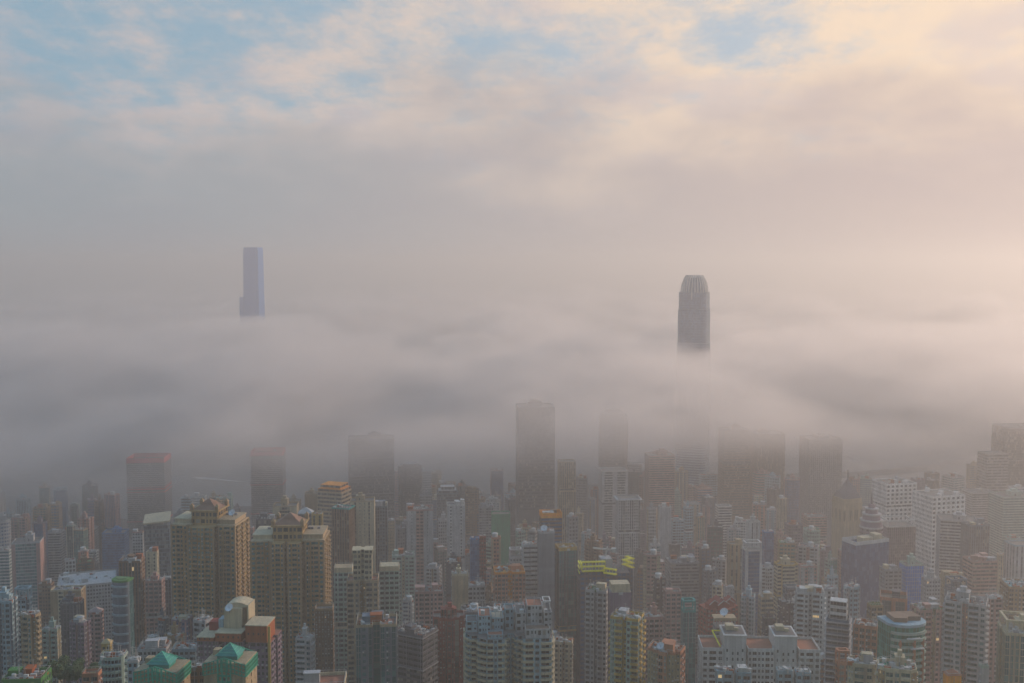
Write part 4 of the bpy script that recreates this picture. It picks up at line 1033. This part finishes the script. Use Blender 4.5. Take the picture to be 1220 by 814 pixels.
# behind and between the brown twins
A_(230, 246, 592, 1280, 'white', 'faint white tower top showing behind the left pagoda tower', None, pat='w', tops='p')
A_(292, 303, 630, 860, 'pink', 'narrow reddish tower between the two pagoda towers', None, pat='w', tops='c')
A_(305, 330, 618, 930, 'dgrey', 'dark glass tower with white vertical stripes between the pagoda towers', 'the white-striped dark tower', pat='VV.', gl='dark', tops='pc', cat=OT)
A_(325, 356, 602, 985, 'beige', 'pale tower with broad dark glass centre strip behind the right pagoda tower', 'the pale tower with dark centre', pat='...CCCC...', gl='dark', tops='P', cat=OT, side='.w.')
A_(355, 374, 612, 960, 'slate', 'dark glass tower with small white gabled roof', None, pat='C', tops='Y', rc='pgrey', cat=OT)
A_(371, 385, 613, 905, 'gold', 'slim tower with yellowish column and white stripe beside the banded office tower', None, pat='.V.', tops='c', cat=OT)
A_(363, 380, 588, 1130, 'beige', 'plain beige tower with dark roof tank left of the banded office tower', 'the plain beige tower', pat='.', tops='P', cat=OT)
A_(378, 419, 585, 1090, 'beige', 'broad beige banded office tower with curved orange roof storeys', 'the orange-roofed banded tower', pat='R', tops='', cat=OT, yaw=-18, fh=4, tiers=((.95, 4, 'orange'), (.8, 4, 'orange')))
A_(395, 423, 605, 885, 'brown', 'dark brown finely ribbed tower with greenish roof edge', 'the dark ribbed tower', pat='U', trim='teal', tops='c', cat=OT, yaw=-15)
A_(417, 447, 596, 905, 'beige', 'beige tower with two pale shafts split by a dark strip', 'the two-shafted beige tower', pat='...C..s.', tops='Pm', cat=OT)
A_(443, 462, 603, 930, 'slate', 'dark narrow tower with light roof rim right of the two-shafted tower', None, pat='wU', tops='pc')
A_(460, 470, 620, 990, 'pgrey', 'thin pale grey tower right of the dark narrow tower', None, pat='s', tops='c')
A_(415, 469, 522, 1420, 'dgrey', 'broad dark shadowy tower fading into the fog left of centre', 'the dark fogged tower', pat='R', tops='Pm', bands=(24, .6, 'grey'), cat=OT, yaw=8, fh=4, ratio=.6)
A_(474, 503, 556, 1500, 'dgrey', 'shadowy round-topped tower in the fog right of the broad dark one', 'the round-topped fogged tower', shp='round', pat='R', cat=OT, tops='', tiers=((.7, 5, 'grey'),))
A_(484, 516, 606, 950, 'pink', 'plain rosy-beige apartment tower with one column of dark windows', 'the rosy plain tower', pat='...s..W', tops='pc', side='..s..')
A_(467, 494, 661, 850, 'mint', 'pale green-grey apartment tower with white fins left of the rosy plain tower', None, pat='wW', shp='comb', tops='pc')
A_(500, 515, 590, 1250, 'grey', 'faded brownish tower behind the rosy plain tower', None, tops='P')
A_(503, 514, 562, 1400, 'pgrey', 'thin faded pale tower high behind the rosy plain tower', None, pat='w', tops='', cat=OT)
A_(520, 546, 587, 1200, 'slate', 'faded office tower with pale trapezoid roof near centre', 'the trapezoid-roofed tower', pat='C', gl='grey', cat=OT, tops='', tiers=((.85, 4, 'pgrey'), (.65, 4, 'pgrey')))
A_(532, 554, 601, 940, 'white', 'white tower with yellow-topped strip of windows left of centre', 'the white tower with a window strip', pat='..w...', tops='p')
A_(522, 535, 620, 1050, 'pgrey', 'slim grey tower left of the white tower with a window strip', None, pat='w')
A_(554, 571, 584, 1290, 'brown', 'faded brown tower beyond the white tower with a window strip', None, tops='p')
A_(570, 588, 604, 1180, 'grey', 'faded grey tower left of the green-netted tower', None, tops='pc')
A_(585, 608, 612, 1060, 'netgreen', 'tower wrapped in dark green netting with a thin crane mast', 'the green-netted tower', pat='.', tops='m', cat='construction tower')
A_(560, 571, 642, 850, 'blue', 'narrow bright blue tower beside a narrow red one', 'the narrow blue tower', pat='V', gl='blue', cat=OT, tops='c')
A_(570, 579, 640, 865, 'red', 'narrow brick-red tower right of the narrow blue tower', None, pat='w', tops='c')
A_(585, 597, 641, 860, 'salmon', 'narrow orange-brown tower with white dome on its roof', None, pat='.w', tops='t')
A_(587, 626, 680, 730, 'salmon', 'orange-brown apartment tower with bright orange roof band', 'the orange-banded brown tower', shp='comb', pat='wW', trim='orange', rc='orange', tops='pc')
A_(606, 622, 664, 790, 'pgrey', 'grey office block carrying a white sign frame with blue panel', 'the sign-frame block', pat='w', cat=OT, tops='F')
A_(622, 642, 649, 765, 'white', 'dark glass tower ringed by white floor slabs', 'the white-ringed dark tower', pat='R', gl='dark', tops='c', cat=OT, bands=(3.4, .7, 'pgrey'), fh=3.4)
A_(640, 661, 634, 750, 'pgrey', 'blank pale tiled slab tower with a white dish on top', 'the blank tiled slab', pat='', tops='Dc', cat=OT, side='')
A_(642, 670, 615, 845, 'brown', 'tower with bright orange sign band and white roof equipment', 'the orange-signed tower', pat='R', trim='orange', parap=4, tops='pDc', cat=OT, gl='blue')
A_(661, 688, 654, 735, 'dgrey', 'dark glass tower with orange and cream roof wall', 'the cream-topped dark tower', pat='VU', trim='gold', parap=2.6, tops='c', cat=OT, gl='teal', yaw=12)
A_(664, 686, 550, 1200, 'beige', 'tall pale ribbed tower rising into fog right of centre', 'the pale ribbed fogged tower', pat='U', tops='', cat=OT)
A_(614, 661, 484, 1330, 'dgrey', 'huge dark tower dissolving upward into the fog at centre', 'the huge fogged tower', pat='R', tops='Pm', cat=OT, fh=4, ratio=.9)
A_(697, 728, 703, 600, 'pgrey', 'grey-white apartment tower with green roof garden and balconies', 'the garden-roofed tower', shp='comb', pat='Ww', rc='green', tops='gpc', yaw=-20)
A_(727, 768, 735, 512, 'mint', 'pale green apartment tower with ochre rooftop blocks and green terrace', 'the ochre-roofed pale green tower', shp='comb', pat='wB', rc='netgreen', tops='kpc', trim='gold', yaw=-22)
A_(724, 752, 706, 585, 'purple', 'tall purple-grey tower with cream striped crown behind the ochre-roofed tower', 'the purple tower with cream crown', pat='.', tops='Dc', tiers=((.9, 6, 'cream'),))
A_(769, 817, 775, 492, 'salmon', 'salmon-coloured stepped apartment block with terracotta roof terraces', 'the salmon stepped block', shp='step', pat='Ww', rc='terra', tops='pkcD', yaw=-24, cat=AB)
A_(811, 829, 728, 610, 'teal', 'slim teal glass tower with white wire frame on its roof', 'the slim teal tower', pat='V', gl='teal', tops='F', cat=OT)
A_(711, 751, 497, 1450, 'dgrey', 'dark domed tower with pale band disappearing into fog', 'the domed fogged tower', shp='round', pat='R', gl='dark', tops='', cat=OT, fh=4, tiers=((.85, 6, 'grey'), (.6, 5, 'grey')))
A_(713, 748, 560, 1290, 'white', 'white-edged tower with broad dark glass front before the domed fogged tower', 'the white-edged dark tower', pat='..CCCCCC..', tops='', cat=OT)
A_(733, 763, 593, 1120, 'pgrey', 'pale tower with wide flat white crown right of centre', 'the flat-crowned pale tower', pat='wU', tops='', cat=OT, bands=(60, 2.0, 'white'))
A_(768, 804, 542, 1400, 'pink', 'faded reddish tower with battlement top left of the tall skyscraper', 'the faded reddish tower', pat='R', tops='Pp', cat=OT)
A_(784, 800, 604, 1120, 'white', 'slim white tower with sloping cluttered roof right of centre', 'the slim white tower', pat='.', tops='pc', side='w')
A_(799, 815, 620, 1130, 'pblue', 'low pale blue-grey tower beside the slim white tower', None, tops='pc')
A_(814, 834, 600, 1230, 'pgrey', 'pale grey twin-bayed tower below the claw-crowned skyscraper', None, pat='.w.', tops='', cat=OT)
A_(852, 872, 603, 1230, 'white', 'tower with bright white floor stripes below the claw-crowned skyscraper', None, pat='R', tops='', cat=OT)
A_(792, 833, 668, 960, 'grey', 'wide low office block with dark roof and round ducts', 'the wide low office block', ratio=.9, pat='R', rc='dgrey', tops='ppct', cat='office building')
A_(775, 792, 670, 900, 'pink', 'dusty rose narrow tower left of the wide low office block', None, pat='w')
A_(856, 894, 512, 1600, 'brown', 'broad shadowy tower in fog, left one of the fogged pair', 'the fogged pair of towers', pat='R', tops='Pm', cat=OT, fh=4)
A_(893, 935, 516, 1620, 'brown', 'broad shadowy tower in fog, right one of the fogged pair', None, pat='U', tops='Pm', cat=OT, fh=4)
A_(953, 1003, 522, 1700, 'grey', 'wide grey tower fading in fog right of the fogged pair', 'the wide grey fogged tower', pat='G', tops='P', cat=OT)
A_(884, 908, 655, 850, 'slate', 'dark blue glass tower between white edges with empty white roof frame', 'the dark tower with white roof frame', pat='.CCCC.', gl='blue', trim='white', tops='F', cat=OT)
A_(889, 906, 622, 1000, 'white', 'white-topped tower with tall slot behind the dark glass tower', None, pat='..U.', tops='P', cat=OT)
A_(866, 886, 648, 920, 'beige', 'beige tower with dark vertical strip left of the dark glass tower', None, pat='.V.', tops='p', cat=OT)
A_(908, 922, 634, 980, 'blue', 'small bright blue-topped tower right of the white roof frame', None, pat='V', gl='blue', tops='c', cat=OT)
A_(921, 952, 672, 860, 'cream', 'cream tower with banded wings and ochre crest', 'the cream banded tower', pat='R', shp='cross', tops='P', trim='gold')
A_(922, 940, 640, 990, 'pink', 'rosy stepped tower behind the cream banded tower', None, tops='pP')
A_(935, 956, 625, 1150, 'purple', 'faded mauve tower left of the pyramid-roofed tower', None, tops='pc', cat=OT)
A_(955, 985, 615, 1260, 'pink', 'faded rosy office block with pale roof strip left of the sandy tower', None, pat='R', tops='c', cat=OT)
A_(963, 993, 655, 1060, 'purple', 'dull mauve tower with curved pale roof rims', None, shp='bow', pat='w', tops='pc')
A_(933, 952, 700, 770, 'slate', 'slanted-window grey-blue tower left of the white apartment trio', None, pat='R', tops='', ratio=1)
A_(903, 922, 712, 720, 'beige', 'beige stepped tower with golden roof tanks behind the long white block', None, pat='R', tops='tpc')
A_(948, 982, 705, 640, 'white', 'off-white apartment tower with green-tinged balconies right of centre', 'the off-white balcony tower', shp='comb', pat='Bw', tops='ppc', yaw=-12)
A_(978, 998, 702, 700, 'pgrey', 'plain grey-white tower behind the off-white balcony tower', None, pat='.w', tops='pc')
A_(985, 1013, 738, 568, 'slate', 'grey tower with wavy dark balcony bands and white rooftop block', 'the white-capped banded tower', pat='R', fh=3.4, bands=(3.4, .9, 'pgrey'), tops='', tiers=((.75, 11, 'white'),), yaw=-22)
A_(1004, 1026, 700, 700, 'pblue', 'blue-grey apartment tower below the blue glass slab', None, shp='cross', pat='wW', tops='pc')
A_(1017, 1047, 745, 545, 'salmon', 'brownish-orange apartment tower with blank flank left of curved green tower', 'the orange-flanked tower', pat='W', tops='c', side='', yaw=-25)
A_(1033, 1052, 722, 625, 'tan', 'tan tower with small green roof garden above the orange-flanked tower', None, pat='W', tops='g')
A_(1049, 1080, 712, 650, 'dgrey', 'dark tower with gold-edged sunken roof and pale corner piers', 'the gold-rimmed dark tower', pat='.VVV.', trim='salmon', rc='brown', tops='p', parap=2, yaw=-20, ratio=1)
A_(995, 1012, 790, 520, 'salmon', 'low orange-pink block with white frame at the lower right', None, rc='terra', tops='F', cat=AB)
A_(1010, 1046, 790, 450, 'cream', 'cream low tower with open roof rails at the bottom right', 'the railed cream block', shp='cham', pat='Ww', rc='roofgrey', tops='pc', trim='cream', gl='teal', yaw=-15)
A_(1045, 1092, 795, 432, 'cream', 'cream apartment block with plain roof house and teal awning at bottom right', 'the cream block with roof house', shp='cham', pat='WwB', rc='netgreen', tops='Ppc', gl='teal', yaw=-15)
# right side
A_(1040, 1091, 574, 1300, 'bright', 'white office tower with regular grid of square windows, left of the white pair', 'the left gridded white tower', pat='g', tops='pc', cat=OT, yaw=12, side='w', fh=5.2)
A_(1089, 1148, 588, 1220, 'bright', 'white gridded office tower with narrow plain flank, right of the white pair', 'the right gridded white tower', pat='g', tops='p', cat=OT, yaw=16, side='w', fh=5.2)
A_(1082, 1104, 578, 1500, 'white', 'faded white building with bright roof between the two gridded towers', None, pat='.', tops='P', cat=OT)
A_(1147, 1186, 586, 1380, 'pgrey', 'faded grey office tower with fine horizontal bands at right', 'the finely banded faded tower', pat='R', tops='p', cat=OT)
A_(1046, 1090, 625, 1090, 'purple', 'brown office block with white roof lattice below the left gridded tower', 'the white-latticed brown block', pat='U', tops='F', cat=OT, trim='white')
A_(1117, 1164, 618, 1030, 'pgrey', 'grey stepped office block with terraced pale roof at right', 'the terraced grey block', pat='R', tops='P', cat=OT, yaw=-15)
A_(1146, 1178, 625, 960, 'slate', 'dark slate tower at right beside the terraced grey block', None, pat='U', tops='pc', cat=OT)
A_(1072, 1100, 672, 840, 'mint', 'pale green glazed tower with bright green netted patch', 'the pale green glazed tower', pat='V', gl='ice', tops='P', cat=OT)
A_(1048, 1074, 678, 830, 'grey', 'grey stepped building between blue slab and pale green glazed tower', None, pat='wW', tops='pc')
A_(1148, 1187, 667, 860, 'pink', 'rosy banded office block with curved tail at right', 'the rosy banded block', pat='R', tops='ppc', cat='office building')
A_(1098, 1120, 690, 780, 'pgrey', 'small grey-white building left of the rosy banded block', None, pat='w')
A_(1120, 1150, 688, 800, 'beige', 'low beige building before the rosy banded block', None, pat='w', tops='ppc')
A_(1166, 1200, 540, 1450, 'grey', 'large shadowy tower in fog near the right edge, lower shoulder', 'the large fogged tower at right', pat='R', tops='', cat=OT, fh=4)
A_(1184, 1240, 508, 1520, 'grey', 'tallest shadowy fogged tower at the right frame edge', None, pat='V', tops='p', cat=OT, fh=4)
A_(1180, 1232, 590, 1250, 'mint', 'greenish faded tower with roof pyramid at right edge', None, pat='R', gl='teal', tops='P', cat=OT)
A_(1198, 1236, 648, 960, 'pblue', 'pale tower with vertical light strips cut by the right edge', 'the light-striped edge tower', pat='.V.', gl='grey', tops='', cat=OT)
A_(1193, 1245, 697, 690, 'tan', 'tan hotel with turquoise rooftop pool at the right edge', 'the pool-topped hotel', pat='Ww', rc='ice', tops='c', cat='hotel', yaw=-8)
A_(1127, 1176, 716, 575, 'pgrey', 'tall grey-mauve apartment tower with pale side pier at lower right', 'the grey-mauve tower', shp='comb', pat='Bw', tops='Pc', yaw=-28, gl='teal')
A_(1085, 1128, 725, 625, 'pink', 'mauve apartment tower with green roof patch at lower right', 'the green-roofed mauve tower', shp='comb', pat='wW', rc='green', tops='gpc')
A_(1174, 1194, 712, 650, 'pink', 'rosy apartment tower with thin white corner line at lower right', 'the rosy corner-lined tower', pat='wW', trim='white', tops='c')
A_(1126, 1152, 700, 720, 'slate', 'bluish apartment tower with white roof frames at right', None, pat='w', tops='FP')
A_(1190, 1250, 752, 490, 'cream', 'cream tower with pale roof frames and vertical fins at bottom right corner', 'the finned cream corner tower', shp='comb', pat='VU', tops='FPc', gl='teal', rc='cream', yaw=-12)
A_(1124, 1145, 806, 455, 'orange', 'orange-brown wedge-roofed low block at the bottom right', None, pat='.', tops='Y', rc='terra', cat=AB)
A_(1166, 1178, 795, 470, 'mint', 'thin pale green fin-like tower at the bottom right', None, pat='.', tops='')
# centre front
A_(398, 421, 680, 640, 'mint', 'green-grey apartment wing with cream slab roof, left of the stone-crowned tower', 'the left green-grey wing', pat='wW', tops='', trim='cream', parap=3, tiers=((.9, 3, 'beige'),))
A_(413, 452, 690, 612, 'beige', 'beige apartment tower with tall stone crown bearing a round motif', 'the stone-crowned tower', shp='H', pat='Wb'.replace('b', 'w'), tops='k', tiers=((.6, 16, 'cream'), (.66, 2.5, 'cream')))
A_(452, 476, 678, 640, 'mint', 'green-grey apartment wing with cream tiered roof, right of the stone-crowned tower', None, pat='WW', tops='', trim='cream', parap=3, tiers=((.9, 3, 'cream'),))
A_(424, 474, 741, 505, 'slate', 'grey-green apartment tower with red and yellow roof frames at bottom', 'the tower with red and yellow roof frames', shp='H', pat='VwU', gl='teal', tops='kpc', trim='beige')
A_(468, 522, 752, 580, 'dgrey', 'dark charcoal block with stepped lines and small orange roofs', 'the dark stepped block', ratio=.8, pat='R', tops='pc', rc='dgrey', yaw=-28, bands=(18, .5, 'grey'))
A_(515, 554, 735, 600, 'dullred', 'dark red framed apartment tower with stepped red top', 'the dark red framed tower', shp='step', pat='UWU', gl='dark', tops='P', tiers=((.5, 5, 'dullred'),))
A_(494, 528, 703, 705, 'pink', 'rosy grey apartment block with red side wall near centre', 'the rosy block with red side', pat='wW', tops='kpc')
A_(538, 558, 684, 720, 'cream', 'slim cream tower with plain flank near centre', 'the slim cream central tower', pat='.', side='w', tops='Pc')
A_(556, 578, 697, 730, 'pgrey', 'small grey apartment tower with blue-white windows right of the slim cream tower', None, tops='pc')
A_(360, 414, 812, 418, 'beige', 'low ochre-roofed block peeking over the bottom frame edge', 'the ochre block at the bottom edge', rc='terra', pat='w', tops='pk', cat=AB, trim='cream')
A_(548, 590, 727, 640, 'dgrey', 'dark round-roofed block with white dish behind the white double tower', None, shp='cham', pat='w', tops='Dtc', cat=AB)
A_(588, 626, 725, 650, 'pblue', 'low blue-grey flat-roofed block behind the white double tower', None, pat='R', rc='pgrey', tops='c', cat=AB)
A_(622, 652, 720, 690, 'red', 'low dull red mound-roofed block before the blank tiled slab', None, shp='cham', pat='w', rc='red', tops='c', cat=AB)
A_(375, 398, 725, 640, 'tan', 'narrow tan stair tower beside the right pagoda tower', None, pat='s', tops='')
A_(766, 790, 735, 640, 'pink', 'rosy apartment tower right of the ochre-roofed tower', None, pat='wW')
A_(790, 812, 705, 740, 'pink', 'rosy-grey tower with rows of small windows left of the slim teal tower', None, pat='W', tops='p')
# shadowy red-banded towers at left in the fog
A_(152, 203, 548, 1640, 'grey', 'fogged tower with red bands near its top, left of the pair', 'the left red-banded fogged tower', pat='R', tops='p', trim='signalred', parap=7, cat=OT, bands=(46, .9, 'signalred'))
A_(299, 340, 540, 1660, 'grey', 'fogged tower with red bands, seen behind between the pagoda towers', 'the right red-banded fogged tower', pat='R', tops='p', trim='signalred', parap=6, cat=OT, bands=(46, .9, 'signalred'))

JOBS.sort(key=lambda j: (-j[1] if False else 0, j[0]))
for D_, _, f_ in JOBS: f_()

# ------------------------------------------------------------------ background infill, one object per building
def skyline(): return [(p['xl'], p['xr'], p['yt'], p['D'], p) for p in PLACED]
HEROES = [p for p in PLACED if p.get('short')]
def visible(xl, xr, yt, D):
    cnt = 0
    for c_ in np.arange(xl + 1, xr, 2):
        if c_ < 0 or c_ > 1220: continue
        m_ = min([p['yt'] for p in PLACED if p['D'] < D and p['xl'] <= c_ <= p['xr']] + [830])
        if yt < m_ - 5: cnt += 1
    return cnt >= 3
for p in PLACED:
    if not visible(p['xl'], p['xr'], p['yt'], p['D']): None and print('HIDDEN', p['name'], p['xl'], p['yt'], round(p['D']), p['short'])
USED = set(); rr = random.Random(11)
COLN = dict(pgrey='pale grey', grey='grey', beige='beige', cream='cream', pink='dusty pink', white='whitish', pblue='pale blue-grey', purple='mauve', brown='brown', slate='slate-coloured', tan='tan', mint='pale green', dgrey='charcoal')
def fill_label(xl, xr, yt, D, wc, kind):
    mid = (xl + xr) / 2
    near = sorted(HEROES, key=lambda p: abs((p['xl'] + p['xr']) / 2 - mid) + abs(p['yt'] - yt) * .5 + abs(p['D'] - D) * .03)[:7]
    size = 'slim' if xr - xl < 14 else ('wide' if xr - xl > 24 else 'mid-sized')
    for p in near:
        pm = (p['xl'] + p['xr']) / 2
        if p['D'] > D: rel = 'in front of' if abs(pm - mid) < 14 else ('left of and before' if mid < pm else 'right of and before')
        else: rel = 'behind' if abs(pm - mid) < 14 else ('behind and left of' if mid < pm else 'behind and right of')
        for adj in ('', ) + ((size + ' '),):
            s = f"{adj}{COLN[wc]} {kind} {rel} {p['short']}"
            if s not in USED and len(s.split()) <= 16: USED.add(s); return s
    s = f"{size} {COLN[wc]} {kind} between {near[0]['short'].split(' ',1)[1]} and {near[1]['short']}"
    USED.add(s); return ' '.join(s.split()[:16])
ROWS = [(620, 745, 800, 26), (700, 715, 775, 24), (780, 695, 745, 22), (860, 672, 725, 21), (940, 655, 705, 20), (1020, 640, 690, 19), (1100, 625, 675, 18), (1180, 610, 662, 18), (1270, 600, 648, 18), (1370, 588, 628, 18), (1470, 578, 612, 18), (1580, 570, 598, 20), (1700, 562, 588, 22)]
nfill = 0
for D0, ya, yb, sp_ in ROWS:
    px = -10.0
    while px < 1225:
        wpx = rr.uniform(.55, 1.2) * sp_; yt = rr.uniform(ya - 12, yb - 6); D = D0 + rr.uniform(-25, 25)
        if D0 > 1300 and px < 620: yt += 8
        if D0 >= 1580 and (px < 420): px += wpx + 4; continue
        xl, xr = px, px + wpx; px += wpx * rr.uniform(1.05, 1.4)
        if not visible(xl, xr, yt, D): continue
        yaw = rr.choice((-20, -8, 0, 6, 14, 25)); o = locate(xl, xr, yt, D, yaw, .8, False)
        if any(obb_hit(o, p, 1.0) for p in PLACED): continue
        if any(p['D'] > D and p['yt'] > 480 and xl < p['xr'] - 2 and xr > p['xl'] + 2 and yt < p['yt'] + (105 if p['xr'] - p['xl'] > 36 else 45) for p in HEROES): continue
        if o['Z'] - ground(o['cx'], o['cy']) < 14: continue
        wc = rr.choice(('pgrey', 'grey', 'beige', 'cream', 'pink', 'pink', 'white', 'pblue', 'purple', 'brown', 'slate', 'tan', 'mint', 'dgrey'))
        off = D0 > 950 and rr.random() < .5
        kind = 'office tower' if off else 'apartment tower'
        tower(kind.replace(' ', '_'), xl, xr, yt, D, yaw, rr.uniform(.6, 1), rr.choice(('rect', 'rect', 'comb', 'cross', 'H') if not off else ('rect', 'cham', 'rect', 'bow')),
              rr.choice(('R', 'V', 'U', 'wW', 'G') if off else ('wW', 'Ww', 'w', 'Bw', 'W.w', 's.w')), wc, rr.choice(('dark', 'dark', 'grey', 'teal', 'blue', 'brown')),
              rr.choice(('roofgrey', 'roofgrey', 'roofgrey', 'terra', 'cream', 'grey', 'green')), rr.choice(('Pc', 'pc', 'Ppc', 'pc', 'tc', 'P')), 3.8 if off else 3.1,
              None, fill_label(xl, xr, yt, D, wc, kind), kind, hero=False, push=False, group='background towers of the hazy city')
        nfill += 1
print('FILL', nfill, 'PLACED', len(PLACED))

# ------------------------------------------------------------------ trees among the blocks at the lower left
def tree(px, yt, D, h, lb):
    X, Z = at(px, D, yt); r = bpy.data.objects.new('broadleaf_tree', None); COL.objects.link(r); zg = ground(X, D) - .5; r.location = (X, D, zg)
    r['label'] = lb; r['category'] = 'tree'; r['group'] = 'trees between the lower left blocks'
    H = Z - zg; rd = random.Random(px); m = MB(); m.cone(0, 0, 0, H * .8, .6, .25, 8)
    for i in range(5): a = rd.uniform(0, 6.3); m.bar((0, 0, H * .55 + i), (math.cos(a) * h * .3, math.sin(a) * h * .3, H * .75 + i), .14)
    m.build('trunk', simple('bark', (.10, .07, .05), .9), r)
    g = np.random.default_rng(px); n = 2600; Q = []
    cl = [(g.normal(0, h * .28), g.normal(0, h * .28), H - h * .45 + g.uniform(-.35, .3) * h, g.uniform(.12, .24) * h) for _ in range(12)]
    for i in range(n):
        c_ = cl[i % 12]; d = g.normal(size=3); d /= np.linalg.norm(d); p = np.array(c_[:3]) + d * c_[3] * g.uniform(.6, 1.1)
        u = g.normal(size=3); u /= np.linalg.norm(u); v = np.cross(u, d + .3); v /= np.linalg.norm(v) + 1e-6; s = .32
        Q.append((p - u * s - v * s, p + u * s - v * s, p + u * s + v * s, p - u * s + v * s))
    mb = MB(); mb.quads(Q); mb.build('crown', simple('leaves', (.05, .11, .03), .8), r)
for px, yt, D, h, lb in ((62, 788, 480, 9, 'dark leafy tree rising above the green low block'), (76, 783, 500, 12, 'widest leafy tree between the green block and the salmon block'),
                         (92, 789, 492, 10, 'leafy tree nearest the low salmon-pink block'), (108, 797, 505, 8, 'small tree half hidden behind the low salmon-pink block')):
    tree(px, yt, D, h, lb)

# ------------------------------------------------------------------ haze and the fog bank
def closed_box(name, x0, x1, y0, y1, z0, z1, mat_, **pr):
    m = MB(); m.box(x0, x1, y0, y1, z0, z1); me = m.mesh(name, [mat_])
    import bmesh
    b = bmesh.new(); b.from_mesh(me); bmesh.ops.remove_doubles(b, verts=b.verts, dist=.01); b.to_mesh(me); b.free()
    o = bpy.data.objects.new(name, me); COL.objects.link(o)
    for k_, v_ in pr.items(): o[k_] = v_
    return o
hz = bpy.data.materials.new('haze'); hz.use_nodes = True; t = hz.node_tree; t.nodes.remove(t.nodes['Principled BSDF'])
pv = t.nodes.new('ShaderNodeVolumePrincipled'); pv.inputs['Density'].default_value = HAZE_D; pv.inputs['Anisotropy'].default_value = .5; pv.inputs['Color'].default_value = (*HAZE_C, 1)
t.links.new(pv.outputs[0], t.nodes['Material Output'].inputs['Volume'])
closed_box('haze', -12000, 12000, -1500, 16000, -7, 512, hz, kind='stuff')

fg = bpy.data.materials.new('fog'); fg.use_nodes = True; T = NT(fg.node_tree); fg.node_tree.nodes.remove(fg.node_tree.nodes['Principled BSDF'])
pv = T.n('ShaderNodeVolumePrincipled'); pv.inputs['Anisotropy'].default_value = .52; pv.inputs['Color'].default_value = (*FOG_C, 1)
pos = T.n('ShaderNodeNewGeometry').outputs['Position']; sp = T.n('ShaderNodeSeparateXYZ'); T.put(sp.inputs[0], pos)
warp = T.noise(pos, 1, 4, .55, (.0030, .0016, .002))
big = T.noise(pos, 1, 6, .62, (.0031, .0014, .0085), (3.3, 1.9, .4))
zz = sp.outputs[2]
far = T.ramp(sp.outputs[1], 1650, 2700)
mid = T.m('SUBTRACT', T.m('MULTIPLY_ADD', warp, 130, FOG_Z - 65), T.m('MULTIPLY', far, 95))
off = T.m('SUBTRACT', zz, mid)
h = T.m('SUBTRACT', 1, T.m('ADD', T.m('POWER', T.m('DIVIDE', T.m('MAXIMUM', off, 0), T.m('MULTIPLY_ADD', far, 50, 88)), 2), T.m('DIVIDE', T.m('MAXIMUM', T.m('MULTIPLY', off, -1), 0), T.m('MULTIPLY_ADD', far, 60, 125))))
start = T.ramp(T.m('ADD', T.m('MULTIPLY_ADD', T.m('SUBTRACT', zz, 190), 5.5, sp.outputs[1]), T.m('MAXIMUM', T.m('MULTIPLY', sp.outputs[0], -.36), T.m('MULTIPLY', sp.outputs[0], -.42))), 1080, 1920)
start = T.m('MAXIMUM', start, T.ramp(T.m('MULTIPLY_ADD', sp.outputs[0], .12, sp.outputs[1]), 1750, 2500))
val = T.m('ADD', T.m('MULTIPLY', T.m('SUBTRACT', big, .5), 8.5), T.m('SUBTRACT', h, .1))
dens = T.m('MULTIPLY', T.m('MULTIPLY', T.ramp(val, -.2, 1.3), start), FOG_D)
T.put(pv.inputs['Density'], dens)
fg.node_tree.links.new(pv.outputs[0], fg.node_tree.nodes['Material Output'].inputs['Volume'])
fg.cycles.volume_step_rate = .1
closed_box('fog_bank', -1900, 1900, 950, 2700, 12, 350, fg, kind='stuff')
closed_box('fog_bank', -5200, 5200, 2700.01, 7000, 12, 350, fg, kind='stuff')
